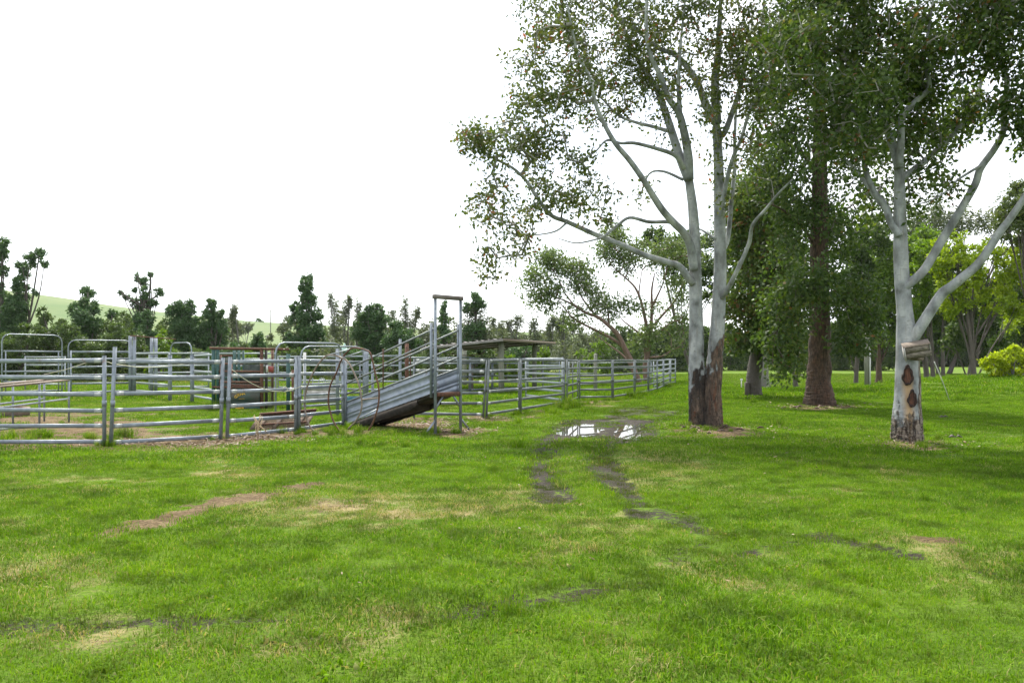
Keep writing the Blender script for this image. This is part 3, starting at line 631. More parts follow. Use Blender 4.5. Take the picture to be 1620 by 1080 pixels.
# bark scars: dark ridged rim round reddish wood, colour darkened to stand for recess shade
for cx, cy, rx, ry in ((1426.5,594,5.6,14),(1432.5,630,5.2,12)):
    mb = MB(); th = g2; K = 40; kk = Y2/FPX; ctr = P(cx, cy, 0.0001)
    def surf(a, f):
        x = PX(cx+math.cos(a)*rx*f, Y2); z = CAMH+(HZ-(cy+math.sin(a)*ry*f))*kk; ax = PX(1435.7, Y2); rr = .285
        dx = max(-.98, min(.98, (x-ax)/rr)); return Vector((x, Y2-rr*math.sqrt(1-dx*dx)-.02, z))
    rimp = [surf(2*math.pi*(i % K)/K, 1+.10*math.sin(2*math.pi*(i % K)/K*3+cx)+.07*math.sin(2*math.pi*(i % K)/K*7)) for i in range(K+1)]
    mb.tube(rimp, [.021+.009*math.sin((i % K)*.71+cx) for i in range(K+1)], 6, 0)
    inn = [surf(2*math.pi*i/K, .95) for i in range(K)]+[surf(0, 0)+Vector((0,-.004,0))]
    mb.add([p+Vector((0,.006,0)) for p in inn], [[j, (j+1) % K, (j+2) % K, K] for j in range(0, K, 2)], 1)
    mb.build("bark_scar", [simple("scar_rim", (.010,.007,.006), (.045,.024,.017), 30, .95, 0, .8, .02), simple("scar_wood", (.02,.009,.006), (.15,.062,.034), 9, .9, 0, .9, .04, (5,5,.8))], th, smooth=True)

# --- big brown trunk, dark trunk, pale trunk behind
Y3 = 31.0
T3 = [px_limb([(1296,646),(1296,630),(1296,605),(1297,570),(1297,520),(1296,450),(1296,380),(1297,300),(1297,210),(1298,100),(1300,0),(1302,-140)], Y3, .60, .13, .2)]
T3[0] = (T3[0][0], np.interp(np.arange(len(T3[0][0]))/6, [0,1,2,3,4,6,8,11], [.66,.55,.46,.42,.40,.33,.25,.10]))
T3 += [px_limb([(1296,480),(1270,470),(1240,500),(1225,540),(1222,575)], Y3-.3, .06, .012, -1.5), px_limb([(1297,470),(1330,460),(1360,480),(1375,520)], Y3-.3, .06, .012, -1.2),
       px_limb([(1296,400),(1270,360),(1235,330),(1200,320)], Y3, .07, .015, -1.0), px_limb([(1297,390),(1330,340),(1370,310)], Y3, .07, .015, 1),
       px_limb([(1297,280),(1262,230),(1235,160),(1220,90)], Y3, .08, .015, 1.5), px_limb([(1297,230),(1335,170),(1360,100),(1370,30)], Y3, .07, .015, -1.5), px_limb([(1298,150),(1280,80),(1250,10)], Y3, .06, .015, -1)]
hero("brown_trunk_tree", "tall tree with thick flared brown trunk between the twin gum and the scarred gum", "tree", on(1296, Y3), T3,
     [(1290,380,75,80,0),(1240,270,65,80,0),(1335,320,75,80,.5),(1250,480,42,50,-1.6),(1340,480,45,50,-1.2),(1236,588,26,12,-2,.6,.7),(1345,540,26,20,-1.8,.6,.8),(1225,540,20,30,-1.8,.6,.8),(1300,100,100,110,0),(1235,180,60,70,.5),(1370,500,20,26,-1.2,.6),(1310,-80,130,100,0),(1355,220,50,60,0),(1290,440,40,30,-2.4,.6)],
     Y3, 900, B_BROWN, GUMD, 42, .34, .17, .095, 8, rough0=3.0, start_min=3.2, twig_mat=TWIGD, down=.8, tint=-.12, gaps=((1297,235,17,75),(1297,60,12,50),(1297,520,20,40),(1297,400,12,40)))
Y4 = 38.0
T4 = [px_limb([(1192,633),(1192,610),(1195,580),(1198,550),(1203,500),(1206,440),(1205,370),(1200,300)], Y4, .40, .14, 0), px_limb([(1203,500),(1225,470),(1245,430),(1255,390)], Y4, .10, .02, -1), px_limb([(1204,480),(1180,440),(1165,400),(1160,350)], Y4, .10, .02, 1), px_limb([(1200,540),(1212,548),(1222,535)], Y4-.2, .05, .015, -.6)]
T4[0] = (T4[0][0], np.interp(np.arange(len(T4[0][0]))/6, [0,1,2,3,7], [.42,.36,.33,.31,.13]))
g4 = hero("dark_trunk_tree", "dark-trunked leafy tree with a sawn stub at its foot right of the twin gum", "tree", on(1192, Y4), T4,
     [(1200,390,50,60,0),(1180,470,42,55,-1),(1225,520,34,45,-1),(1235,440,35,50,-.6),(1170,330,32,45,0),(1215,310,42,50,0),(1180,540,26,22,-1.4,.8),(1250,560,24,22,-1.2,.8)],
     Y4, 430, B_DARK, GUMD, 42, .40, .22, .13, 9, rough0=2.0, start_min=2.4, twig_mat=TWIGD, down=.7, tint=.06)
mb = MB(); c = on(1182, Y4-.3); mb.tube([c+Vector((0,0,-.05)), c+Vector((0,0,.35)), c+Vector((-.02,0,.66))], [.13,.115,.11], 10, 0, rough=.1, rng=np.random.RandomState(1)); mb.build("stub", B_DARK, g4, smooth=True)
Y5 = 47.0
T5 = [px_limb([(1210,618),(1210,590),(1209,560),(1211,520),(1208,470),(1205,430)], Y5, .26, .12, 0), px_limb([(1211,582),(1216,578),(1219,568)], Y5-.1, .07, .03, -.3)]
hero("pale_trunk_tree", "grey pale-trunked tree just behind the dark-trunked tree on the lawn edge", "tree", on(1210, Y5), T5, [(1215,430,50,60,0),(1250,380,50,60,0),(1190,350,50,60,.5),(1245,480,35,35,-.5)], Y5, 220, B_PALE, GUMD, 40, .5, .22, .12, 10, start_min=3, twig_mat=TWIGD)
# --- reddish leaning trees behind the far yard panels
Y6 = 60.0
def a20(*p): return z2(p, 820, 370, 4.5)
T6 = [px_limb(a20((865,1090),(840,1010),(800,900),(760,820),(710,720),(640,650),(560,590),(480,560),(400,510),(320,470),(260,450)), Y6, .25, .04, -1.5),
      px_limb(a20((800,900),(740,800),(640,730),(540,680),(440,630),(380,590),(330,530),(290,480)), Y6, .13, .03, -2), px_limb(a20((830,1000),(760,880),(660,800),(570,730)), Y6+.4, .10, .03, 1.5),
      px_limb(a20((640,650),(640,560),(620,480),(600,400)), Y6-.5, .08, .02, 1), px_limb(a20((560,590),(500,520),(440,430),(400,330),(380,250)), Y6-.7, .09, .02, .6), px_limb(a20((400,510),(330,420),(290,330),(250,260)), Y6-1, .07, .02, .6)]
hero("leaning_gum_tree", "leaning gum with reddish limbs stretching left over the far yard panels", "tree", on(1010, Y6), T6,
     [(838,435,22,16,-1.2),(848,462,26,18,-1.2),(868,408,26,14,0),(890,420,26,18,0),(915,432,26,22,0),(935,455,30,16,-.5),(952,480,24,14,-.5),(870,480,22,12,-1),(990,480,22,12,-.5),(905,500,20,20,-.8),(880,455,18,12,-1),(940,520,14,16,-.5,1,.6),(965,495,14,12,0,1,.6)], Y6, 190, B_RED, FORKL, 42, .42, .26, .12, 12, start_min=3.5, twig_mat=B_RED, rk=.012)
T7 = [px_limb(a20((915,1085),(910,960),(915,880),(930,780),(945,660),(950,540),(950,400),(970,280)), Y6+2.5, .28, .04, 0), px_limb(a20((915,880),(890,780),(860,710),(800,660),(750,620),(720,580)), Y6+2.5, .13, .03, 1), px_limb(a20((925,800),(920,700),(900,580),(870,470),(830,380),(760,310),(700,260),(660,220)), Y6+2.5, .14, .03, -1),
      px_limb(a20((930,780),(905,640),(880,520),(860,420),(870,330),(880,260)), Y6+2.4, .10, .03, 1), px_limb(a20((945,680),(990,620),(1060,540),(1120,470),(1160,380),(1190,330)), Y6+2.5, .12, .03, .5), px_limb(a20((950,520),(990,440),(1030,350),(1060,240)), Y6+2.5, .09, .03, -.8),
      px_limb(a20((930,880),(1020,870),(1090,830),(1150,800),(1190,740)), Y6+2.4, .08, .02, -1), px_limb(a20((945,700),(1010,690),(1060,650),(1110,620)), Y6+2.4, .08, .02, -1)]
hero("many_limbed_gum_tree", "upright gum with many fanning limbs rising behind the bright end panels", "tree", on(1022, Y6+2.5), T7,
     [(965,398,24,22,-.5),(985,420,22,18,0),(1010,395,28,22,0),(1045,400,30,25,0),(1062,440,20,14,0,1.2,.7),(1050,485,22,10,0,1,.8),(1078,470,16,12,0,1,.8),(1030,490,14,12,0,1,.6),(1030,525,22,16,-.8),(1065,520,24,14,-.6),(1085,505,14,10,0),(1090,400,30,30,0),(1000,440,12,9,0,1,.5),(1015,540,16,12,-.6),(1070,545,18,12,-.6),(970,370,20,16,0),(990,455,10,8,0,1,.4)], Y6+2.5, 210, B_RED, FORKL, 42, .45, .26, .12, 13, start_min=3.5, twig_mat=B_RED, rk=.012)

# ---- background trees from photo-traced ellipses; leaf clumps on lumpy crowns with real depth
def lumpy(mb, rng, blobs, Y, size, mode, dens=1.0):
    for b in blobs:
        k = Y/FPX; c0 = np.array(P(b[0], b[1], Y+(b[4] if len(b) > 4 else 0)+rng.normal()*.4)); ax = np.array([b[2]*k, (b[2]*.75+b[3]*.25)*k, b[3]*k])
        if mode == 'wisp':
            n = int(9+ax[0]*ax[2]*4.5*dens)
            for i in range(n):
                u = rng.rand(); d = rng.normal(size=3); d /= np.linalg.norm(d); q = c0+d*ax*rng.rand()**.45*np.array([1,1,.9])
                m = int(26*dens); h = (.5+.9*rng.rand())*min(2.2, ax[2]*.55+.4); t = rng.rand(m)
                C = q+np.stack([rng.normal(size=m)*.16*h*(1.15-t), rng.normal(size=m)*.16*h*(1.15-t), (t-.4)*h*1.6], 1)
                D = np.stack([rng.normal(size=m)*.5, rng.normal(size=m)*.5, .2-.9*rng.rand(m)], 1)
                mb.leaves(C, D, size*1.5*(.5+rng.rand(m)), size*.42, np.clip(.15+.35*rng.rand()+.5*rng.rand(m), 0, 1), rng)
            continue
        nl = int(np.clip(10+ax[0]*ax[2]*2.4, 10, 60))
        for i in range(nl):
            d = rng.normal(size=3); d /= np.linalg.norm(d); rr = (.30+.25*rng.rand())*ax.min()*(.75 if mode == 'leafy' else 1.0)
            q = c0+d*(ax*((.72 if mode == 'leafy' else .60)+.12*rng.rand()))
            area = 4*math.pi*rr*rr; m = int(np.clip(area/(size*size*.45)*(1.5 if mode == 'leafy' else 1.9)*dens, 14, 1500)); e = rng.normal(size=(m,3)); e /= np.linalg.norm(e, axis=1)[:,None]
            e[:,2] = np.where(rng.rand(m) < .6, np.abs(e[:,2]), e[:,2])
            C = q+e*rr*np.where(rng.rand(m) < .12, 1.0+.55*rng.rand(m), .62+.45*rng.rand(m))[:,None]*np.array([1,1,1.05]); tt = .22*rng.rand()+.5*rng.rand(m)+.1
            D = rng.normal(size=(m,3))-(e*(np.sum(rng.normal(size=(m,3))*e, 1))[:,None]); D[:,2] -= .5 if mode == 'vine' else .2
            mb.leaves(C, D, size*(.6+.8*rng.rand(m)), size*.6*(.6+.8*rng.rand(m)), np.clip(tt, 0, 1), rng, e if mode == 'vine' else None)
def bgtree(name, cat, label, Y, blobs, leafm, mode='vine', trunk=None, size=None, dens=1.0, bark=None, seed=None, group=None, tr=.22, branches=(), skirt=True, brk=1.0):
    rng = np.random.RandomState(seed if seed is not None else int(blobs[0][0]*7+blobs[0][1]) % 9999+1)
    bx = trunk[0] if trunk else blobs[0][0]; x = PX(bx, Y); z0 = hill_at(x, Y) if Y > 190 and x < 20 else gz1(x, Y); base = Vector((x, Y, z0)); th = thing(name, base, label, cat, group)
    size = size or max(.16, Y*.0029)
    if skirt:
        gy_ = HZ+(CAMH-z0)*FPX/Y; low = max(b[1]+b[3] for b in blobs); lo = min(b[0]-b[2] for b in blobs if b[1]+b[3] > low-25); hi = max(b[0]+b[2] for b in blobs if b[1]+b[3] > low-25)
        if gy_-low > -2:
            w_ = (hi-lo)/2*.85; n = max(1, int(w_/14)); ry = (gy_-low)/2+9
            blobs = list(blobs)+[(lo+(hi-lo)*(i+.5)/n, (low+gy_)/2, w_/n*1.25+2, ry) for i in range(n)]
    lm = MB(); lumpy(lm, rng, blobs, Y, size, mode, dens)
    tm = MB(); top = min(blobs, key=lambda b: b[1]); tp = np.array(P(top[0], top[1], Y)); bs = np.array(base)-np.array([0,0,.3])
    mid = (bs+tp)/2+np.array([rng.normal()*.2, rng.normal()*.2, 0]); s = spline([bs, bs*.7+mid*.3, mid, tp], 4); tm.tube(s, np.linspace(tr, .05, len(s)), 8, 0, .15, rng, 99)
    for b in blobs:
        e = np.array(P(b[0], b[1], Y+(b[4] if len(b) > 4 else 0))); a = s[int(np.clip((e[2]-bs[2])/(tp[2]-bs[2]+1e-6)*.7, .1, .8)*(len(s)-1))]
        tm.tube(spline([a, (a+e)/2+rng.normal(size=3)*.15, e], 3), np.linspace(tr*.45*brk, .03, 7), 5, 0)
        for j in range(3 if mode != 'vine' else 0):
            f = e+rng.normal(size=3)*np.array([b[2], b[2], b[3]])*Y/FPX*.45; tm.tube(spline([a*.4+e*.6, (e+f)/2+rng.normal(size=3)*.1, f], 3), np.linspace(tr*.2*brk, .015, 7), 4, 0)
    for br in branches: s2, r2 = px_limb(br, Y, tr*.55, .025, rng.normal()*.8); tm.tube(s2, r2, 6, 0)
    tm.build("trunk", bark or B_PALE, th, smooth=True); lm.build("crown", leafm, th); return th
YL = 78
BT = [
 ("vine_clad_tree","tree","ragged vine-hung tree cut off by the left edge of the photo",YL,[(-6,400,16,22),(3,385,12,10),(6,430,8,14),(-4,470,16,30),(-2,520,22,30)],'vine',(0,)),
 ("vine_clad_tree","tree","leaning vine-draped tree with ragged forked top near the left edge",YL,[(48,412,10,16),(62,405,9,12),(36,424,11,13),(70,418,6,7),(30,450,9,16),(40,445,9,20),(33,470,12,22),(24,490,16,28),(20,520,22,28),(55,463,5,7),(24,444,4,8)],'vine',(22,)),
 ("vine_clad_tree","tree","vine-smothered trunk shaped like a rounded pillar in front of the pasture hill",YL,[(139,463,12,14),(140,484,13,18),(124,490,14,20),(133,512,22,24),(150,505,10,20),(134,540,26,24)],'vine',(136,)),
 ("round_bush","bush","small round dark bush showing against the pasture hill",YL+3,[(177,499,9,8),(178,520,7,14)],'vine',(177,)),
 ("ragged_tree","tree","ragged dead-limbed tree with vine tufts on spread branches",YL+2,[(229,446,9,9),(238,434,4,5),(217,440,5,8),(213,458,5,4),(250,463,9,7),(200,470,5,5),(192,463,4,4),(229,462,8,12),(228,485,13,14),(215,480,10,8),(243,478,10,8),(225,510,16,18)],'vine',(228,),[[(228,500),(228,470),(222,450),(216,436)],[(228,480),(238,455),(239,432)],[(226,485),(205,472),(192,462),(188,458)],[(230,478),(248,468),(256,458)]]),
 ("vine_clad_tree","tree","squat vine-covered trunk just right of the ragged tree",YL-4,[(233,505,11,16),(232,530,14,24),(244,540,10,18)],'vine',(233,)),
 ("vine_clad_tree","tree","broad domed tree under a vine curtain behind the narrow bow gate",YL,[(292,487,18,13),(278,496,14,14),(300,500,13,20),(286,515,16,22),(312,525,14,26),(296,545,22,24)],'vine',(292,)),
 ("vine_clad_tree","tree","knobbly vine-covered tree with a small tufted crown above the cattle crush",YL,[(334,478,8,7),(333,492,9,12),(326,505,12,16),(342,510,12,18),(335,535,24,26),(352,494,4,6),(352,520,8,20)],'vine',(335,)),
 ("vine_clad_tree","tree","short vine-wrapped stump tree standing before the open hill slope",YL-6,[(409,533,8,9),(407,547,10,14),(414,548,7,12)],'vine',(409,)),
 ("vine_clad_tree","tree","tallest vine-smothered column tree behind the yards left of the ramp",YL,[(486,441,10,11),(483,455,12,14),(476,452,6,9),(484,475,11,16),(495,476,8,12),(468,486,9,11),(482,500,14,22),(500,498,10,14),(505,515,12,22),(467,510,10,20),(485,530,16,26),(505,540,16,18),(458,540,12,16)],'vine',(483,)),
 ("vine_clad_tree","tree","wide lumpy vine-covered tree right of the casuarinas behind the loading ramp",YL,[(595,489,8,9),(583,489,7,7),(604,490,6,10),(596,506,14,16),(578,508,14,16),(608,508,10,14),(565,525,14,16),(590,530,18,22),(583,545,16,18),(607,545,14,20)],'vine',(592,)),
 ("vine_clad_tree","tree","lower vine mound close behind the top of the ramp rails",YL-3,[(628,520,16,14),(640,535,18,18),(622,545,18,18),(655,545,16,16)],'vine',(632,)),
 ("vine_clad_tree","tree","pointed vine-wrapped column framed inside the tall steel ramp gate",YL,[(705,481,4,9),(702,494,8,14),(699,512,10,18),(703,535,12,22)],'vine',(702,)),
 ("ragged_tree","tree","tall tree with a vine-tufted top standing right of the tall ramp gate",YL+8,[(752,470,8,8),(756,480,12,9),(738,487,9,8),(750,492,12,12),(764,482,6,5)],'vine',(752,)),
]
for nm, cat, lab, Y, bl, mode, trk, *br in BT:
    bgtree(nm, cat, lab, Y, bl, VINEL, mode, trk, branches=br[0] if br else (), bark=B_DARK)
WT = [
 ("thin leggy casuarina with sparse top left of the wide vine tree",YL+6,[(528,495,9,16),(524,478,4,10),(530,520,18,22),(520,540,18,20)],(527,)),
 ("pair-topped casuarina beside the wide vine tree",YL+7,[(549,490,6,16),(543,500,8,14),(553,478,3,8),(550,525,16,24)],(549,)),
 ("short casuarina with feathery top rising over the vine tree",YL+9,[(566,492,5,12),(568,510,9,16)],(567,)),
 ("feathery casuarina above the low ramp rails",YL+8,[(641,490,5,16),(640,508,12,16),(654,512,7,14),(660,498,3,9),(645,530,16,18)],(642,)),
 ("grey-green casuarina just left of the steel ramp gate",YL+9,[(621,505,8,14),(672,530,12,20),(684,525,8,14)],(665,)),
 ("broad casuarina with dense skirt behind the shelter roof",YL+8,[(745,505,20,18),(765,515,16,20),(732,525,16,18),(755,535,24,20),(775,535,14,18)],(752,)),
 ("thin spire casuarina right of the broad casuarina",110,[(791,520,6,14),(780,512,5,10),(795,540,12,16)],(791,)),
 ("bushy casuarina in the line above the shelter roof left end",115,[(812,525,12,14),(820,508,8,8),(806,512,5,6),(815,545,18,16)],(815,)),
 ("dead-topped tree with bare forked branches above the shelter roof",112,[(845,520,8,14),(840,540,14,14),(853,535,10,14)],(845,),[[(845,540),(844,510),(840,495),(833,487)],[(845,515),(852,495),(851,488)],[(843,520),(830,505),(826,500)]]),
 ("stubby casuarina between dead-topped tree and leaning gum",118,[(868,518,7,12),(876,508,4,8),(866,540,14,16)],(868,)),
 ("twin-spired casuarina beside the end of the shelter roof",120,[(888,520,6,14),(881,512,4,10),(892,510,3,9),(889,543,16,16)],(888,)),
 ("pale casuarina behind the reddish leaning gum",125,[(915,535,18,18),(905,520,8,10),(935,540,14,14),(925,555,22,12)],(915,)),
 ("wispy small tree over the hill slope left of the cattle crush",YL+4,[(366,500,6,10),(360,512,9,10),(375,515,10,8),(368,535,14,16),(372,492,4,6)],(367,)),
]
for lab, Y, bl, trk, *br in WT: bgtree("casuarina_tree", "tree", lab, Y, bl, WISPL, 'wisp', trk, tr=.14, branches=br[0] if br else (), bark=B_PALE)
SH = [
 ("leafy green bush behind the left bow gate",66,[(20,545,26,26),(45,530,20,18),(8,575,22,22),(40,570,26,24)],BUSHL),
 ("tall leafy bush with pointed shoots below the hill",68,[(75,520,22,20),(68,498,9,12),(90,540,24,24),(70,560,26,26)],BUSHL),
 ("mid green bush between leaning vine tree and pillar tree",67,[(108,535,18,22),(100,515,10,10),(118,560,22,24)],BUSHL),
 ("spreading bush under the vine pillar tree",65,[(150,545,24,24),(165,565,24,22),(140,575,22,18)],BUSHL),
 ("brownish hedge bush behind the second bow gate",66,[(185,535,20,24),(195,560,22,24),(176,570,18,18)],BUSHL),
 ("bush in front of the squat vine trunk",67,[(215,545,18,24),(225,570,18,16)],BUSHL),
 ("yellowish bush right of the squat vine trunk",66,[(255,545,16,24),(262,565,18,18),(248,570,14,14)],LITL),
 ("low bush under the domed vine tree",67,[(290,570,22,16),(312,568,18,16)],BUSHL),
 ("low dark bush under the knobbly vine tree",67,[(345,565,20,16),(365,558,16,18)],VINEL),
 ("round pale bush at the foot of the hill slope",70,[(382,560,16,14),(395,566,12,10)],LITL),
 ("scrubby bush under the tallest vine column",68,[(450,560,18,16),(475,565,20,14)],BUSHL),
 ("pale scrub below the thin casuarina",68,[(530,555,24,18),(515,560,18,14)],WISPL),
 ("dark scrub behind the top of the grey gate",68,[(560,562,18,14),(585,568,18,12)],VINEL),
 ("scrub bush behind the ramp rails",69,[(625,565,24,14),(655,566,20,12)],BUSHL),
 ("bush behind the tall ramp gate",70,[(690,560,18,16),(715,562,16,16)],BUSHL),
 ("bush under the shelter roof left of its front post",74,[(735,562,18,14),(765,560,18,15)],BUSHL),
 ("dark leafy bush between the two shelter posts",72,[(815,560,15,14),(832,556,13,14),(808,568,12,8)],VINEL),
 ("bright green bush beside the front shelter post",70,[(803,570,14,9),(796,566,8,9)],LITL),
 ("bright bush right of the rear shelter post",74,[(857,566,12,9),(862,558,8,8)],LITL),
 ("grey-green scrub right of the shelter",100,[(890,562,20,14),(912,560,16,14)],WISPL),
 ("light green bush below the leaning gum limbs",95,[(930,562,20,12),(950,555,14,14),(940,570,20,8)],LITL),
 ("scrub behind the foot of the leaning gum",105,[(975,560,24,16),(1000,558,18,16)],BUSHL),
 ("round-topped tree behind the fork of the leaning gums",140,[(985,530,18,14),(970,540,14,14),(1000,542,16,14),(985,555,26,14)],BUSHL),
 ("dark wood-edge tree left of the twin gum",140,[(1045,545,20,18),(1062,535,18,20),(1040,562,22,12),(1075,555,18,16)],GUMD),
 ("dark wood-edge tree behind the twin gum trunks",145,[(1100,540,24,24),(1120,550,20,20),(1095,565,26,10)],GUMD),
 ("dusky wood-edge tree right of the twin gum",150,[(1155,535,22,26),(1170,550,18,18),(1150,565,24,10)],GUMD),
 ("dusky wood-edge tree behind the dark-trunked tree",155,[(1205,530,24,28),(1225,545,20,22),(1195,562,22,12)],GUMD),
 ("dusky wood-edge tree left of the thick brown trunk",150,[(1255,530,24,28),(1270,550,18,18),(1245,563,24,10)],GUMD),
 ("small dark bush on the far paddock edge",120,[(1102,576,5,4),(1094,577,5,3)],VINEL),
 ("dusky wood-edge tree right of the thick brown trunk",150,[(1330,535,26,26),(1350,550,20,18),(1320,562,22,10)],GUMD),
 ("dusky wood-edge tree behind the timber pole",150,[(1385,535,26,28),(1405,555,18,16)],GUMD),
]
for lab, Y, bl, lm in SH: bgtree("wood_tree" if Y > 130 else "leafy_bush", "tree" if Y > 130 else "bush", lab, Y, bl, lm, 'leafy' if lm is not WISPL else 'wisp', tr=.12, bark=B_DARK)
# trees on the far hill
bgtree("hill_tree", "tree", "small pale round tree halfway up the pasture hill", 230, [(386,520,10,8),(396,516,8,6),(378,524,8,6)], WISPL, 'leafy', (387,), .7, bark=B_PALE, skirt=False)
bgtree("hill_tree", "tree", "tiny clump of trees on the hill skyline", 425, [(409,508,4.5,4),(413,510,4,3),(414,512,3,2)], VINEL, 'leafy', (411,), .9, skirt=False)
# right-hand park trees
RT = [
 ("park_tree","leafy tree with single dark trunk seen between the pole and the scarred gum",95,[(1395,470,36,40),(1370,500,30,30),(1420,500,30,34),(1385,420,40,40),(1400,535,30,18)],LITL,(1390,),.55,B_BROWN),
 ("park_tree","tall straight-trunked tree just right of the wooden box",96,[(1460,440,40,40),(1475,490,34,30),(1455,400,40,40),(1448,520,20,22)],LITL,(1467,),.5,B_DARK),
 ("park_tree","slim dark-trunked tree right of the wooden box and its leaning white stake",92,[(1500,470,34,30),(1495,430,34,34),(1510,510,28,20)],GUMD,(1492,),.4,B_DARK),
 ("park_tree","dark shady tree with crooked low trunk left of the yellow-green shrub",80,[(1550,480,46,40),(1530,520,36,26),(1570,525,40,30),(1510,545,24,16),(1590,480,36,40)],GUMD,(1528,),.55,B_DARK),
 ("park_tree","dark tree at the right edge above the yellow-green shrub",70,[(1620,490,40,50),(1610,540,40,26),(1650,440,50,50)],GUMD,(1625,),.5,B_DARK),
 ("bright_park_tree","tree with sunlit yellow-green crown glowing behind the right gum limbs",62,[(1510,385,34,18),(1545,400,30,16),(1580,395,36,20),(1610,420,34,26),(1525,425,34,20),(1570,435,36,22),(1490,410,22,22),(1500,450,20,20),(1600,455,30,20),(1535,465,30,22),(1575,478,30,24),(1510,485,22,22),(1605,500,26,24)],YELL,(1545,),.45,B_DARK),
 ("bright_park_tree","second fresh green crown low between the gum trunk and its right limb",66,[(1465,400,24,30),(1450,440,22,30),(1470,470,24,24),(1445,490,18,22)],LITL,(1478,),.35,B_DARK),
 ("dusky_park_tree","hazy grey-green tree top behind the right limbs of the scarred gum",120,[(1480,350,40,30),(1520,355,30,22),(1450,370,30,30),(1580,350,40,24),(1610,330,30,40)],WISPL,(1500,),.5,B_DARK),
 ("dusky_park_tree","olive dark tree top at the right edge under the blue sky patch",60,[(1590,340,26,22),(1615,320,26,34),(1610,365,34,26),(1645,350,34,60)],GUML,(1640,),.4,B_DARK),
 ("park_tree","dense dark tree far behind the lime shrub",118,[(1545,520,40,34),(1590,510,40,36),(1630,525,36,34),(1570,548,40,18)],GUMD,(1580,),.5,B_DARK),
 ("park_tree","dense dark tree far behind the leaning white stake",122,[(1470,515,36,34),(1510,525,34,30),(1440,520,30,32),(1485,548,36,16)],GUMD,(1485,),.5,B_DARK),
 ("park_tree","leafy tree filling the gap left of the thick brown trunk",75,[(1240,480,34,40),(1230,420,40,40),(1255,540,24,24),(1210,460,30,40)],GUMD,(1262,),.35,B_DARK),
 ("park_tree","leafy tree filling the gap right of the thick brown trunk",72,[(1345,430,36,40),(1335,490,30,36),(1360,530,26,24),(1365,380,36,40)],GUMD,(1352,),.35,B_DARK),
 ("park_tree","green leafy tree standing behind the upper fork of the twin gum",70,[(1060,400,34,30),(1080,430,26,26),(1040,385,26,22),(1110,400,30,40),(1160,420,30,40),(1130,450,26,30)],BUSHL,(1110,),.3,B_DARK),
]
for nm, lab, Y, bl, lm, trk, tr, bk in RT: bgtree(nm, "tree", lab, Y, bl, lm, 'leafy' if lm is not WISPL else 'wisp', trk, size=max(.2, Y*.0042), dens=1.0, tr=tr*.8, brk=.5, bark=bk, skirt=False)
# clipped shrub on the lawn crest
bgtree("garden_shrub", "shrub", "rounded yellow-green shrub on the lawn crest at the right edge", 45, [(1572,577,22,20),(1600,572,26,22),(1625,574,24,22),(1585,585,30,14),(1618,588,30,12),(1606,560,16,12)], HEDGEL, 'leafy', (1600,), size=.12, dens=2.6, tr=.06)

def thicket(name, label, Y, x0, x1, top, leafm, step, seed, mode='leafy', size=None):
    rng = np.random.RandomState(seed); bl = []; x = x0; g0 = HZ+CAMH*FPX/Y
    while x < x1:
        t = top(x)+rng.normal()*5; h = g0-t; w = step*(.7+.6*rng.rand())
        bl += [(x, t+h*.30, w, h*.34, rng.normal()*2), (x+rng.normal()*w*.4, t+h*.75, w*1.1, h*.38, rng.normal()*2)]; x += w*1.1
    mb = MB(); lumpy(mb, rng, bl, Y, size or Y*.0032, mode, .8); tag(mb.build(name, leafm), label, "woodland", kind='stuff')
thicket("undergrowth", "dark green undergrowth massed below the vine-clad trees", 84, -70, 400, lambda x: (516 if x < 200 else 505 if x < 355 else 553)+8*math.sin(x*.06), BUSHL, 17, 5)
thicket("undergrowth", "dusky undergrowth massed behind the loading ramp and shelter", 90, 440, 800, lambda x: 514+10*math.sin(x*.05), WISPL, 17, 6)
thicket("distant_wood", "grey-green wood closing the far side of the paddock", 175, 690, 1090, lambda x: 528+9*math.sin(x*.07), WISPL, 15, 7)
thicket("distant_wood", "dark wood behind the lawn trees on the right", 185, 1080, 1720, lambda x: 520+9*math.sin(x*.05), GUMD, 17, 8)

# peeled bark sheets lying at the foot of the big gums
def bark_sheets():
    r = np.random.RandomState(5); mb = MB()
    for px, py, n, sp in ((1117,679,16,.8),(1296,645,12,1.1)):
        x0, y0 = ground_at(px, py)
        for k in range(n):
            a = r.rand()*6.28; rr = .35+abs(r.normal())*sp*.6; x, y = x0+math.cos(a)*rr, y0-.1+math.sin(a)*rr; z = gz1(x, y)+.015; b = r.rand()*6.28; L = .12+.35*r.rand()**2
            d = np.array([math.cos(b), math.sin(b), .1*r.normal()]); pts = [np.array([x, y, z])+d*L*t+np.array([0, 0, .03*math.sin(3.1*t)]) for t in (0, .35, .7, 1)]
            mb.tube(pts, [.012, .028, .024, .008], 5, 0, .3, r)
    tag(mb.build("bark_litter", B_BROWN), "strips of fallen bark lying round the big trunks", "bark litter", kind='stuff')
bark_sheets()

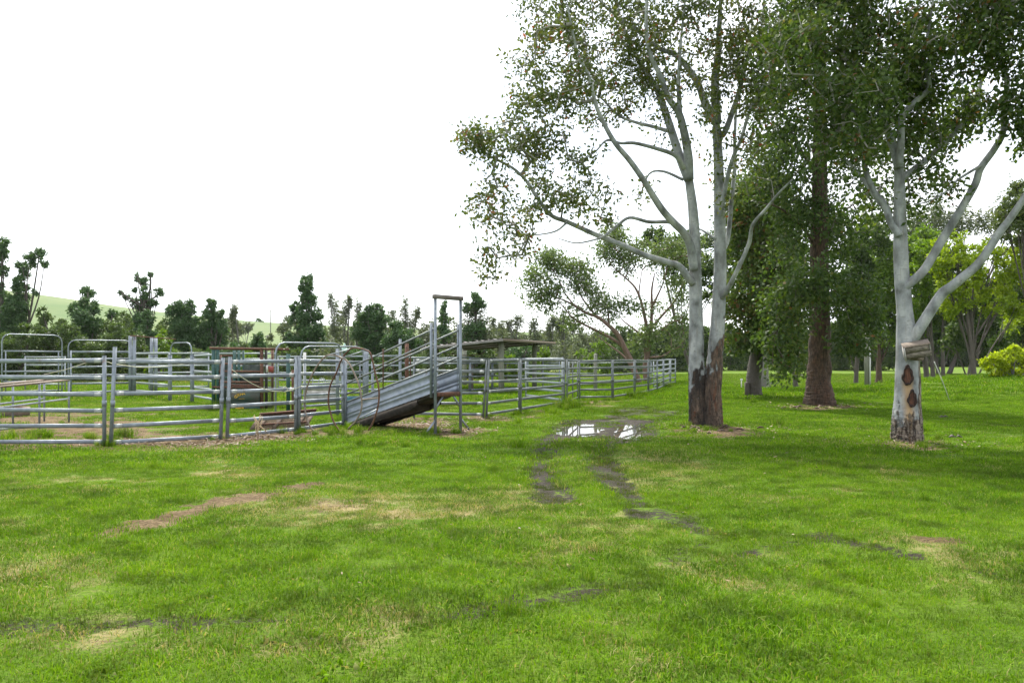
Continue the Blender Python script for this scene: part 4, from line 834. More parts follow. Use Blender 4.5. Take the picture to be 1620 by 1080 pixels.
# ---------------------------------------------------------------- stock yards
def rail_mb(mb, a, b, h=.085, w=.045, collar=True):
    a, b = Vector(a), Vector(b); mb.bar(a, b, w, h, 0, bev=.15, seg=10)
    if collar:
        d = (b-a).normalized(); mb.bar(a+d*.03, a+d*.17, w+.005, h+.005, 1, bev=.15, seg=10); mb.bar(b-d*.17, b-d*.03, w+.005, h+.005, 1, bev=.15, seg=10)
JR = np.random.RandomState(77)
def panel(label, pa, Ya, pb, Yb, zs, post_h=None, m=None, cat="fence", name="cattle_fence", group="steel yard panels", collar=True, lean=(0,0), posts=(1,1), ph=(0,0), rh=.085, pw=.075, mid=(), rw=.045):
    m = m or GALV
    A = on(pa, Ya); B = on(pb, Yb); th = thing(name, A, label, cat, group)
    d = (B-A).normalized(); H = zs[-1]+.05
    for k, (q, on_) in enumerate(((A, posts[0]), (B, posts[1]))):
        if not on_: continue
        mb = MB(); top = H+ph[k]; mb.bar(q+Vector((0,0,-.08)), q+Vector((lean[k],0,top)), pw, pw, 0, up=Vector((d.x,d.y,0)), bev=.6); mb.box(q+Vector((lean[k],0,top+.004)), (pw*.9,pw*.9,.012), None, 0)
        mb.bar(q+Vector((lean[k]*.45,0,H*.45)), q+Vector((lean[k]*.52,0,H*.52)), pw*1.5, pw*1.1, 0, up=Vector((d.x,d.y,0)), bev=.6); mb.build("post", m, th)
    for f in mid:
        mb = MB(); q = A.lerp(B, f); mb.bar(q+Vector((0,0,zs[0])), q+Vector((0,0,zs[-1])), .05, .04, 0, up=Vector((d.x,d.y,0)), bev=.6); mb.build("upright", m, th)
    for z in zs:
        j0, j1 = JR.normal()*.010, JR.normal()*.010; mb = MB(); rail_mb(mb, A+Vector((lean[0]*z/H,0,z+j0))+d*.03, B+Vector((lean[1]*z/H,0,z+j1))-d*.03, rh, rw, collar); mb.build("rail", [m, SILVER], th)
    return th
Z6 = [.07+.332*i for i in range(6)]; Z6H = [.14+.32*i for i in range(6)]
panel("long six-rail front yard panel running off the left edge", -75, 16.4, 165, 16.4, Z6, ph=(0,.06))
panel("second front yard panel with a taller left post beside the left-edge panel", 175, 16.4, 349, 17.9, Z6, ph=(.24,.04), lean=(.09,.05))
panel("third front yard panel standing before the green cattle crush", 359, 17.95, 468, 19.3, Z6, ph=(.05,.05), lean=(.07,0))
panel("front gate panel between the third panel and the loading ramp", 473, 19.35, 543, 21.5, Z6, ph=(.05,.05), cat="yard gate", name="cattle_gate", group=None)
# right-hand yard run
panel("yard panel passing behind the loading ramp's tall end gate", 655, 24.0, 764, 24.1, Z6H, lean=(0,.12), m=GALV_OLD, pw=.062)
panel("yard panel right of the tall ramp gate with leaning left post", 769, 24.1, 821, 26.2, Z6H, lean=(.09,0), m=GALV_OLD, pw=.062)
panel("wide dull yard panel with a grass tuft at its right post", 824, 26.3, 893, 30.5, Z6H, m=GALV_OLD, collar=False, pw=.06)
panel("short angled yard panel running back behind the grass tuft", 897, 30.6, 914, 35.0, Z6H, m=GALV_OLD, collar=False, pw=.06, mid=(.5,))
panel("first yard panel past the angled corner facing the puddles", 917, 35.0, 968, 35.5, Z6H, m=GALV_OLD, collar=False, pw=.06)
panel("second yard panel past the angled corner facing the puddles", 970, 35.6, 1003, 39, Z6H, m=GALV_OLD, collar=False, pw=.06)
panel("third yard panel past the angled corner facing the puddles", 1005, 39.1, 1025, 42, Z6H, m=GALV_OLD, collar=False, pw=.06)
panel("fourth yard panel before the bright end gate", 1026.5, 42.1, 1039, 46, Z6H, m=GALV_OLD, collar=False, pw=.06)
panel("narrow yard panel just left of the shiny corner panels", 1040, 46.1, 1049, 51, Z6H, collar=False)
panel("shiny end panel of the yard closest to the twin gum", 1050, 51.2, 1060, 55, Z6H, m=GALV_NEW, collar=False)
panel("last shiny corner panel of the yard by the twin gum", 1061, 55.1, 1068.5, 56.5, Z6H, m=GALV_NEW, collar=False)
panel("bright new gate standing inside the far end of the yard", 1034, 50, 1059, 58, Z6H, m=GALV_NEW, collar=False, cat="yard gate", name="cattle_gate", group=None)
panel("bright new gate swung inside the right yard", 832, 36, 890, 31.5, [.2,.52,.86,1.2,1.52,1.82], m=GALV_NEW, collar=False, cat="yard gate", name="cattle_gate", group=None, rh=.10)
# rear panels
ZB = [.2,.55,.9,1.25,1.6]; ZT = [.25,.65,1.05,1.45,1.82,2.15]
panel("rear yard panel between the two bow gates and slide gate", 112, 37, 205, 39, ZT, collar=False, rh=.09)
panel("rear yard panel right of the slide gate frame", 214, 39.5, 268, 36, ZT[:5]+[2.08], collar=False, rh=.10, m=GALV_NEW)
panel("rear yard panel between the narrow bow gate and the crush", 303, 34.5, 337, 30.6, [.25,.6,.95,1.3,1.65,1.98], collar=False, rh=.09, m=GALV_NEW)
panel("far rear panel seen through the left bow gate", 40, 46, 103, 46, [.4,.75,1.1,1.5,1.95], collar=False, rh=.09, m=GALV_NEW)
panel("far rear panel seen through the narrow bow gate", 236, 47, 330, 46, ZT, collar=False, rh=.09, m=GALV_NEW)
panel("far rear panel behind the cattle crush", 345, 45, 436, 44, ZT, collar=False, rh=.09, m=GALV_NEW)
panel("far rear panel behind the grey water trough", 440, 43, 540, 41, [.3,.7,1.1,1.5,1.95], collar=False, rh=.09, m=GALV_NEW)
panel("far rear panel behind the low end of the ramp", 543, 41, 632, 39, [.3,.7,1.1,1.5,1.95], collar=False, rh=.09)
panel("far rear panel behind the middle of the ramp rails", 634, 39, 690, 40, ZB+[1.9], collar=False, rh=.09)
panel("far yard panel just right of the tall ramp gate", 692, 40, 743, 42, ZB+[1.88], collar=False, rh=.08)
panel("far yard panel in front of the left shelter post", 744.5, 42, 778, 44, ZB+[1.86], collar=False, rh=.08)
panel("far yard panel under the shelter between its posts", 779.5, 44, 835, 45, ZB+[1.86], collar=False, rh=.08)
panel("small far panel right of the rear shelter post", 859, 50, 885, 50, ZB[1:]+[1.8], collar=False, rh=.08)
panel("small far panel near the tall timber post", 900, 52, 942, 53, ZB+[1.7], collar=False, rh=.06, m=GALV_NEW)
panel("long far wire-thin panel behind the reddish leaning gum", 943, 53, 1030, 57, [.4,.8,1.2,1.6], collar=False, rh=.05, m=GALV_NEW)

def bow(label, pa, Ya, pb, Yb, ztop, rails, rad=.028, m=None, bend=.32, group="tall bow gates"):
    A = on(pa, Ya); B = on(pb, Yb); th = thing("bow_gate", A, label, "bow gate", group); d = (B-A).normalized(); m = m or GALV
    arc = [A+Vector((0,0,-.05)), A+Vector((0,0,ztop*.5)), A+Vector((0,0,ztop-bend))]
    for t in (30, 60): arc.append(A+d*bend*(1-math.cos(R(t)))+Vector((0,0,ztop-bend+bend*math.sin(R(t)))))
    arc.append(A+d*bend+Vector((0,0,ztop)))
    arc2 = [B+Vector((0,0,-.05)), B+Vector((0,0,ztop*.5)), B+Vector((0,0,ztop-bend))]
    for t in (30, 60): arc2.append(B-d*bend*(1-math.cos(R(t)))+Vector((0,0,ztop-bend+bend*math.sin(R(t)))))
    arc2.append(B-d*bend+Vector((0,0,ztop)))
    mb = MB(); mb.tube(arc+arc2[::-1], rad, 10); mb.build("bow_frame", m, th, smooth=True)
    if rails:
        for f in (.06, .94):
            mb = MB(); q = A.lerp(B, f); mb.bar(q+Vector((0,0,rails[0])), q+Vector((0,0,rails[-1])), .045, .045, 0, up=d, bev=.6); mb.build("gate_stile", m, th)
        for z in rails:
            mb = MB(); rail_mb(mb, A+Vector((0,0,z))+d*.06, B+Vector((0,0,z))-d*.06, .07, .04, False); mb.build("gate_rail", m, th)
    return th
bow("wide bow gate nearest the left edge", 3, 35, 98, 37, 2.9, [.35,.8,1.25,1.7,2.15])
bow("wide bow gate second from the left edge beside the slide gate", 108, 37.5, 209, 39.2, 2.72, [])
bow("narrow arched bow gate between slide gate and crush", 270, 35, 303, 34.2, 2.52, [])
bow("nearer wide bow gate behind the front gate panel", 436, 23.0, 541, 25.2, 2.28, [])
bow("farther wide bow gate ending at the low end of the ramp", 476, 25.5, 575, 27.5, 2.22, [.3,.65,1.0,1.35,1.7])

# slide gate frame
th = thing("slide_gate_frame", on(209, 38.5), "tall paired-post slide gate frame with thin rusty top bar", "gate frame")
for p_, Y in ((206, 38.5), (212.5, 38.5), (240, 39), (246.5, 39)):
    mb = MB(); q = on(p_, Y); mb.bar(q, q+Vector((0,0,2.95 if p_ < 220 else 2.86)), .15, .12, 0, bev=.7); mb.build("post", GALV, th)
mb = MB(); mb.bar(P(206, 531, 38.4), P(278, 536.5, 38.8), .05, .05, 0); mb.build("top_bar", RUST, th)
# posts of the narrow bow gate
for p_, Y, lab in ((269, 34.8, "thick steel post at the left foot of the narrow bow gate"), (304, 34.0, "thick steel post at the right foot of the narrow bow gate")):
    mb = MB(); q = on(p_, Y); mb.bar(q+Vector((0,0,-.05)), q+Vector((0,0,2.0)), .16, .12, 0, bev=.7); mb.box(q+Vector((0,0,2.005)), (.17,.13,.012)); tag(mb.build("steel_post", GALV, org=q), lab, "post", "thick steel posts of the narrow bow gate")

# ---- loading ramp
RSHEET = simple('blue_grey_ramp_sheet', (.20,.235,.285), (.31,.35,.40), 5, .5, .35, .08, .004, None, True)
LN = Vector((PX(548.5, 21.5), 21.5, 0)); HN = Vector((PX(686, 19.15), 19.15, 0)); ax = (HN-LN).normalized(); nrm = Vector((ax.y, -ax.x, 0)); nrm = -nrm if nrm.y < 0 else nrm
WR = .84; th = thing("loading_ramp", on(620, 20.5), "galvanised cattle loading ramp with ribbed sheet sides and a tall end gate", "loading ramp")
RL = (HN-LN).length; zf0, zf1 = .04, .97
def rp(t, s, z): return LN+ax*(RL*t)+nrm*(WR*s)+Vector((0,0,zf0+(zf1-zf0)*t+z))
for s, nm in ((0, "side_sheet"), (1, "side_sheet")):
    mb = MB(); prof = []; off = (-.0 if s == 0 else .0)
    hs = [0,.03,.05,.15,.165,.19,.205,.24,.255,.28,.295,.44,.455,.48,.495,.58]; dd = [.03,.03,0,0,.022,.022,0,0,.022,.022,0,0,.022,.022,0,.0]
    sg = -1 if s == 0 else 1
    for t in (0, 1): prof += [rp(t, s, h)+nrm*sg*(d_+.0) for h, d_ in zip(hs, dd)]
    n = len(hs); mb.add(prof, [[i, i+1, n+i+1, n+i] for i in range(n-1)])
    prof2 = [p-nrm*sg*.006 for p in prof]; mb.add(prof2, [[n+i, n+i+1, i+1, i] for i in range(n-1)])
    mb.bar(rp(0, s, .585), rp(1, s, .585), .05, .045, 1, bev=.6); mb.build(nm, [RSHEET, GALV_OLD], th)
    for z in (.86, 1.15, 1.53):
        m2 = MB(); m2.tube([rp(0, s, z-.06), rp(1, s, z)], .024, 8); m2.build("ramp_rail", GALV_OLD, th, smooth=True)
    for t, zt in ((0, 1.68), (.985, 1.70)):
        m2 = MB(); b = rp(t, s, 0)+nrm*sg*.03; b0 = Vector((b.x, b.y, -.05)) if t == 0 else b+Vector((0,0,-.1)); m2.bar(b0, b+Vector((0,0,zt)), .075, .055, 0, up=ax, bev=.6); m2.build("corner_post", GALV, th)
    m2 = MB(); q = rp(.46, s, .58)+nrm*sg*.035; m2.bar(q, q+Vector((0,0,1.0)), .03, .03, 0, bev=.5); m2.build("rail_brace", RUST, th)
mb = MB(); K = 22                                   # cleated floor with a sagging timber underside
for a, b in ((0, .72), (.72, 1)):
    h0 = [.02, .02]; f = [rp(t, s, z) for t in (a, b) for s in (0.03, .97) for z in (0, -(.20 if a == 0 and t > .5 else .09) if t < .99 else -.06)]
    mb.add(f, [[0,2,6,4],[1,5,7,3],[0,1,3,2],[4,6,7,5],[0,4,5,1],[2,3,7,6]])
for i in range(K): mb.bar(rp((i+.5)/K, .04, .012), rp((i+.5)/K, .96, .012), .03, .024, 0)
mb.build("ramp_floor", simple("dark_ramp_timber", (.012,.009,.007), (.038,.028,.02), 7, .9, 0, .5, .01), th)  # floor colour darkened to carry the shade beneath the ramp
mb = MB(); rs = np.random.RandomState(2); us = [rp(t, .02, -.215+.10*max(0,t-.72)/.1*0-(.0 if t < .8 else -.06)+(rs.rand()-.5)*.03) for t in np.linspace(.12, .82, 18)]; up_ = [rp(t, .02, -.02) for t in np.linspace(.12, .82, 18)]
for off in (0, WR*.9): mb.add([p+nrm*off for p in us]+[p+nrm*off for p in up_]+[p+nrm*(off+.05) for p in us]+[p+nrm*(off+.05) for p in up_], [q for i in range(17) for q in ([i, i+1, 19+i, 18+i], [36+i, 54+i, 55+i, 37+i], [i, 36+i, 37+i, i+1], [18+i,19+i,55+i,54+i])])
mb.build("floor_bearer", simple("shade_black_timber", (.010,.008,.006), (.038,.029,.022), 7, .95, 0, .5, .01), th)  # bearers coloured near black, the underside's shade put into the timber
# level dock end and the tall end gate
fE = HN+ax*.06; ftop = CAMH+(HZ-469)/FPX*19.1
for s, px_ in ((0, 688), (1, 718)):
    b = fE+nrm*(WR*s); mb = MB(); mb.bar(b+Vector((0,0,-.05)), b+Vector((0,0,ftop)), .075, .07, 0, up=ax, bev=.6); mb.build("gate_post", GALV, th)
    mb = MB(); o_ = (-nrm if s == 0 else nrm); mb.bar(b+Vector((0,0,.32)), b+o_*.30+Vector((0,0,.02)), .05, .05, 0); mb.build("foot_brace", GALV, th)
    mb = MB(); i_ = -o_; mb.bar(b+Vector((0,0,.58)), b+i_*.26+Vector((0,0,.90)), .05, .05, 0); mb.build("knee_brace", GALV, th)
mb = MB(); mb.box((fE+nrm*WR/2)+Vector((0,0,ftop)), (WR+.11,.10,.10), Matrix.Rotation(math.atan2(nrm.y, nrm.x), 3, 'Z')); mb.build("top_beam", simple("brown_painted_steel", (.10,.085,.075), (.17,.145,.13), 6, .7), th)
mb = MB(); mb.box((fE+nrm*WR/2)+Vector((0,0,.93)), (WR-.09,.09,.10), Matrix.Rotation(math.atan2(nrm.y, nrm.x), 3, 'Z')); mb.build("dock_lip", RUST, th)

# ---- rusty hoop pair (ring feeder frame) leaning by the ramp
th = thing("hoop_frame", on(540, 18.9), "rusty frame of two big open hoops joined by crossbars beside the loading ramp", "hoop frame")
HA = [(505,685),(495,680),(488,669),(483,650),(482,634),(485,615),(493,594),(505,574),(517,562.5),(529,562),(541,566),(551,573),(562,594),(569,613),(572,632),(571.5,648),(564,664),(551,678)]
HB = [(543,686),(535,678),(526.6,664),(520.5,643),(519.7,627),(523,608),(532,590),(541,567.5),(555,551.5),(569,551),(579,554),(586.5,560),(593.5,590),(598.8,611),(599.6,629),(597,647),(590,668),(583,680)]
hp = {}
for nm, pts, Y0 in (("hoop", HA, 19.1), ("hoop", HB, 18.75)):
    w = [P(x, y, Y0+(x-(528 if pts is HA else 560))*.012*(-1 if pts is HA else -1)) for x, y in pts]; hp[Y0] = w
    mb = MB(); mb.tube(spline(w, 4), .020, 8); mb.build(nm, RUSTPALE if pts is HA else RUST, th, smooth=True)
for i, j, m in ((8, 8, GALV_NEW), (10, 10, GALV_NEW), (14, 14, RUSTPALE), (16, 15, GALV_NEW)):
    mb = MB(); mb.tube([hp[19.1][i], hp[18.75][j]], .016, 7); mb.build("crossbar", m, th, smooth=True)

# ---- slatted rusty rack leaning on the inside of the front panels
th = thing("slatted_rack", on(445, 20.2), "rusty topped slatted timber rack with mesh leaning behind the front panels", "rack")
tl, tr_, bl_, br_ = P(411, 655.5, 20.4), P(500, 647, 21.0), P(394, 684, 19.7), P(484, 679, 20.3)
bl_.z = .02; br_.z = .02
mb = MB(); mb.box((tl+tr_)/2, ((tr_-tl).length, .14, .05), Matrix.Rotation(math.atan2((tr_-tl).y, (tr_-tl).x), 3, 'Z') @ Matrix.Rotation(R(-3), 3, 'Y')); mb.build("top_angle", RUST, th)
DKT = simple('dark_brown_timber', (.035,.023,.015), (.11,.075,.05), 6, .9, 0, .5, .01)
for f in (.03, .14, .42, .82, .97):
    mb = MB(); mb.bar(tl.lerp(tr_, f)+Vector((0,0,-.03)), bl_.lerp(br_, f), .11, .05, 0); mb.build("slat", DKT, th)
mb = MB()
for i in range(26): f = (i+.5)/26; mb.tube([tl.lerp(tr_, f)+Vector((0,.03,-.03)), bl_.lerp(br_, f)+Vector((0,.03,.02))], .007, 4)
for i in range(9): f = (i+.5)/9; mb.tube([tl.lerp(bl_, f)+Vector((0,.03,0)), tr_.lerp(br_, f)+Vector((0,.03,0))], .004, 4)
o_ = Vector((0,.05,0)); mb.add([tl+o_, tr_+o_, br_+o_, bl_+o_, tl+o_*1.2, tr_+o_*1.2, br_+o_*1.2, bl_+o_*1.2], [[0,3,2,1],[4,5,6,7]]); mb.build("mesh_panel", simple('rusty_woven_mesh', (.06,.042,.025), (.17,.125,.075), 30, .95, 0, .8, .02), th)
mb = MB(); mb.bar(tl.lerp(bl_, .66), tr_.lerp(br_, .66), .05, .05, 0); mb.build("cross_rail", RUST, th)
# dead weed stalk caught on the rail
th = None; mb = MB(); b = on(404, 18.1); rs = np.random.RandomState(4)
for k in range(9): mb.tube([b+Vector((rs.normal()*.04, 0, 0)), b+Vector((.05+rs.normal()*.04, 0, .22)), b+Vector((.08+rs.normal()*.12, rs.normal()*.05, .38+.14*rs.rand()))], .008, 4)
mb.tube([b+Vector((.06,0,.28)), b+Vector((.2,-.02,.18)), b+Vector((.26,-.02,.12))], .012, 5); tag(mb.build("weed_stalk", STRAWM, org=b), "dry pale weed stalk caught on the third front panel's bottom rail", "weed stalk")

# ---- cattle crush
YC = 28.5; th = thing("cattle_crush", on(390, YC), "dark green and rusty cattle crush with yellow lettering on its side box", "cattle crush")
def cpost(px, Y, top, w, m, nm="post"):
    mb = MB(); q = on(px, Y); mb.bar(q, Vector((q.x, q.y, top)), w, .12, 0, bev=.75); mb.build(nm, m, th)
for px, Y, w in ((338, YC, .13), (344.5, YC, .10), (371, YC+1.6, .12), (378, YC+1.6, .10), (385, YC+1.8, .07)): cpost(px, Y, 2.13, w, GREENP)
cpost(349, YC+.1, 1.95, .07, RUST); cpost(414, YC, 2.13, .11, RUST); cpost(421, YC+.1, 2.13, .09, MESHM); cpost(431, YC+1.2, 2.18, .09, RUST); cpost(366, YC+.2, 1.7, .06, RUST)
mb = MB(); mb.bar(P(332, 550.5, YC), P(457, 552.5, YC), .10, .09, 0); mb.build("top_beam", RUST, th)
mb = MB(); mb.bar(P(336, 551.5, YC+1.7), P(445, 553, YC+1.7), .10, .08, 0); mb.build("top_beam", RUST, th)
for a_, b_, c_, d_, Yq in ((346,588,412,640,YC+1.75),(386,576,412,612,YC+1.5),(348,566,371,600,YC+1.9)):
    u, v = P(a_, b_, Yq), P(c_, d_, Yq); mb = MB(); mb.box(((u.x+v.x)/2, Yq, (u.z+v.z)/2), (v.x-u.x, .03, u.z-v.z)); mb.build('dark_inside_sheet', simple('black_green_sheet', (.010,.018,.015), (.03,.045,.035), 4, .7), th)  # dark sheets added to stand for the shade inside the crush
mb = MB(); u = P(428.5, 584, YC+.02); mb.box(u, (.18,.02,.22)); mb.box(u+Vector((-.14,0,.02)), (.07,.02,.26), None, 1); mb.build('warning_plate', [simple('faded_red_paint', (.16,.03,.025), (.26,.05,.04), 6, .6), WHITEP], th)
for y, a, b, Y, m in ((587,346,413,YC,RUST),(604,345,413,YC,RUST),(609,360,413,YC+.1,RUST),(562,346,372,YC+1.6,RUST),(575,345,385,YC+1.6,RUST),(597,345,385,YC+1.6,GREENP),(612,336,414,YC-.05,RUST)):
    mb = MB(); mb.bar(P(a, y, Y), P(b, y+.6, Y), .06, .07, 0, bev=.6); mb.build("side_rail", m, th)
BX = simple("patchy_green_box_paint", (.030,.075,.062), (.075,.062,.052), 2.2, .6, .1, .1, .004)
mb = MB(); a = P(358, 617, YC-.1); b = P(410, 637, YC-.1); mb.box(((a.x+b.x)/2, YC+.15, (a.z+b.z)/2), (b.x-a.x, .5, a.z-b.z)); mb.bar((a.x-.02, YC-.12, a.z), (b.x+.02, YC-.12, a.z), .05, .05); mb.bar((a.x-.02, YC-.12, b.z), (b.x+.02, YC-.12, b.z), .05, .05); box_ = mb.build("side_box", BX, th)
mb = MB(); a = P(374, 641, YC-.05); b = P(414, 651, YC-.05); mb.box(((a.x+b.x)/2, YC+.1, (a.z+b.z)/2), (b.x-a.x, .25, a.z-b.z)); mb.box(((a.x+b.x)/2-.35, YC-.03, (a.z+b.z)/2), (.30, .012, .11), None, 1); mb.build("kick_panel", [GREENP, YELLOW], th)
mb = MB(); a = P(415, 575, YC+.05); b = P(432, 648, YC+.05); n1, n2 = 9, 36
for i in range(n1): x = a.x+(b.x-a.x)*i/(n1-1); mb.bar((x, YC+.06, a.z), (x, YC+.06, b.z), .012, .012)
for i in range(n2): z = b.z+(a.z-b.z)*i/(n2-1); mb.bar((a.x, YC+.07, z), (b.x, YC+.07, z), .012, .012)
mb.build("mesh_gate", MESHM, th)
def letters(txt, size, place, nm, parent):
    mb = MB(); w = 0
    for ch, pos, ang in place:
        cu = bpy.data.curves.new("glyph", 'FONT'); cu.body = ch; cu.size = size; cu.extrude = .004; cu.align_x = 'CENTER'; cu.resolution_u = 2
        to = bpy.data.objects.new("glyph", cu); COL.objects.link(to); bpy.context.view_layer.update()
        me = bpy.data.meshes.new_from_object(to.evaluated_get(bpy.context.evaluated_depsgraph_get())); M = Matrix.Translation(pos) @ Matrix.Rotation(ang, 4, 'Y') @ Matrix.Rotation(R(90), 4, 'X')
        me.calc_loop_triangles(); vs = [M @ v.co for v in me.vertices]
        if vs: mb.add(vs, [[t.vertices[0], t.vertices[1], t.vertices[2], t.vertices[2]] for t in me.loop_triangles])
        bpy.data.objects.remove(to); bpy.data.curves.remove(cu)
    return mb
def tri_build(mb, nm, m, parent):
    V = np.concatenate(mb.v)-np.array(tuple(th.location)); F = np.concatenate(mb.f)[:, :3]
    me = bpy.data.meshes.new(nm); me.from_pydata([tuple(v) for v in V], [], [tuple(int(i) for i in f) for f in F]); me.materials.append(m); o = bpy.data.objects.new(nm, me); COL.objects.link(o); o.parent = parent; return o
w = "CORONIA"; pl = []
for i, ch in enumerate(w):
    f = i/(len(w)-1); pl.append((ch, P(373.5+12.5*f, 629.0-5.0*f+0.4-3.0*math.sin(math.pi*f)*.45, YC-.118), R(-24+22*f)))
o = tri_build(letters(w, .145, pl, "lettering", th), "lettering", YELLOW, box_)
pl = [(ch, P(378.5+1.5*i, 631.2, YC-.118), R(4)) for i, ch in enumerate("cattle")]
o = tri_build(letters("", .055, pl, "lettering", th), "lettering", YELLOW, box_)

# ---- hay rack at the left edge
th = thing("hay_rack", on(85, 21.5), "low galvanised hay rack with rust-brown top rails at the left edge", "hay rack")
A0 = on(109, 22.4); A1 = on(70, 22.9); d_ = Vector((.9, -4.6, 0)).normalized()
ends = []
for q, m in ((A0, 0), (A1, 1)):
    e = q+d_*5.6; ends.append((q, e)); mb = MB(); mb.bar(q+Vector((0,0,1.19)), e+Vector((0,0,1.12)), .05, .06, 0, bev=.5); mb.build("top_rail", RUSTPALE, th)
    mb = MB(); mb.bar(q+Vector((0,0,.66)), e+Vector((0,0,.66)), .04, .05, 0, bev=.5); mb.build("lower_rail", GALV_NEW, th)
    for f in (0, .38, .8):
        p = q.lerp(e, f); mb = MB(); mb.bar(Vector((p.x, p.y, -.04)), Vector((p.x, p.y, 1.17)), .05, .05, 0, bev=.5); mb.build("leg", GALV, th)
mb = MB(); mb.bar(A0+Vector((0,0,1.19)), A1+Vector((0,0,1.19)), .05, .06, 0); mb.build("end_rail", RUSTPALE, th)
mb = MB(); a = on(0, 18.4, .10); mb.bar(a+Vector((-.8,0,0)), on(72, 19.5, .16), .05, .05, 0); tag(mb.build("fallen_pipe", GALV_OLD, org=a), "dull steel pipe lying on bare dirt behind the left-edge panel", "pipe")
mb = MB(); a = on(-10, 25.0); mb.box(a+Vector((.2,0,.14)), (1.6,.5,.28)); mb.box(a+Vector((.2,0,.285)), (1.45,.36,.02), None, 1); tag(mb.build("low_trough", [TIMBER, RUST], org=a), "low brown trough on the grass at the far left edge", "trough")
# cords
def cord(label, pts, r=.008):
    w = spline([P(*p) for p in pts], 5); mb = MB(); mb.tube(w, r, 5); tag(mb.build("cord", CORDM, org=Vector(tuple(w[0]))), label, "cord", "cords tied on the yard panels")
cord("pale cord stretched left from the top of the front left panel", [(168,572,16.5),(140,573,17.5),(105,584,20),(70,592,22.3)])
cord("pale cord stretched right from the second front panel's tall post", [(168,572,16.4),(190,577,18),(235,581,26),(280,577,32),(325,570.5,17.8)], .008)
cord("slack yellowish cord sagging across the third front panel", [(367,584,17.9),(385,598,18.0),(408,611,18.2),(430,618,18.5),(447,619,18.8)])
cord("loose cord looped on the front gate's middle rail", [(447,615,18.75),(451,611,18.8),(455,617,18.9),(449,620,18.8),(466,615,19.15),(478,610,19.4)])
# concrete trough and odds and ends behind the gate
q = on(509, 33); th = thing("water_trough", q, "grey concrete water trough with bent pipe seen through the front gate", "water trough")
mb = MB(); L_ = PX(535, 33)-PX(484, 33); mb.box(q+Vector((0,0,.26)), (L_,.75,.52))
for sgn in (-1, 1): mb.box(q+Vector((0,sgn*.34,.57)), (L_+.04,.09,.10)); mb.box(q+Vector((sgn*(L_/2-.03),0,.57)), (.09,.58,.10))
mb.build("trough_body", CONC, th)
mb = MB(); a = q+Vector((-.1,-.1,.6)); mb.tube([a, a+Vector((0,0,.32)), a+Vector((.05,0,.38)), a+Vector((.22,0,.38)), a+Vector((.27,0,.32)), a+Vector((.27,0,.1))], .02, 7); mb.tube([a+Vector((-.25,0,0)), a+Vector((-.25,0,.42))], .02, 7); mb.build("water_pipe", GALV, th, smooth=True)
q = on(562, 32); mb = MB(); mb.tube([q, q+Vector((0,0,.25)), q+Vector((0,0,.30)), q+Vector((0,0,.30)), q+Vector((0,0,.06))], [.33,.38,.40,.34,.30], 16); tag(mb.build("blue_tub", BLUEP, org=q, smooth=True), "faded blue plastic tub on the grass behind the ramp's low end", "tub")
q = on(545, 40); th = thing("capped_post", q, "post wearing a pale green cone-shaped cap behind the bow gates", "post")
mb = MB(); mb.bar(q, q+Vector((0,0,2.2)), .12, .12, 0, bev=.7); mb.build("post", GALV_OLD, th); mb = MB(); mb.tube([q+Vector((0,0,2.18)), q+Vector((0,0,2.26)), q+Vector((0,0,2.50)), q+Vector((0,0,2.60))], [.24,.20,.06,.03], 10); mb.build("cap", PGREEN, th)
for px, Y, top, w, m, lab in ((633,27.5,536,.10,GALV,"galvanised post standing behind the middle of the ramp"),(643.5,27.8,543,.13,RUST,"rust-brown steel post standing behind the middle of the ramp"),(577,27.5,552,.12,GALV,"first of two close steel posts at the bow gate's right end"),(581.5,27.6,553,.07,GALV,"slimmer second steel post at the bow gate's right end"),(482,29,558,.10,WHITEP,"whitish post with rusty tip behind the front gate"),(456,27.5,560,.13,GREENP,"dark green steel post right of the cattle crush"),(463,27,585,.08,RUST,"thin rusty post right of the cattle crush"),(534,25.5,552,.11,GALV,"steel post at the right leg of the nearer bow gate"),
        (745,44.5,577,.30,TIMBER,"short dark timber post right of the tall ramp gate"),(942,44,560,.22,TIMBERG,"tall weathered timber post inside the far yard panels")):
    q = on(px, Y); mb = MB(); top = CAMH+(HZ-top)/FPX*Y
    if m in (TIMBER, TIMBERG): mb.tube([q+Vector((0,0,-.1)), q+Vector((0,0,top*.5)), q+Vector((.01,0,top))], [w*.5, w*.47, w*.44], 10, rough=.08, rng=np.random.RandomState(3))
    else: mb.bar(q+Vector((0,0,-.05)), q+Vector((0,0,top)), w, w*.8, 0, bev=.7); mb.box(q+Vector((0,0,top+.006)), (w*.9,w*.7,.014))
    tag(mb.build("timber_post" if m in (TIMBER, TIMBERG) else "steel_post", m, org=q), lab, "post")
q = on(633, 24.4); mb = MB(); mb.tube([q, q+Vector((0,0,.16)), q+Vector((0,0,.17)), q+Vector((0,0,.40))], [.24,.23,.15,.13], 10, rough=.1, rng=np.random.RandomState(8)); tag(mb.build("concrete_stump", CONC, org=q), "stubby concrete footing on the grass under the ramp", "footing")

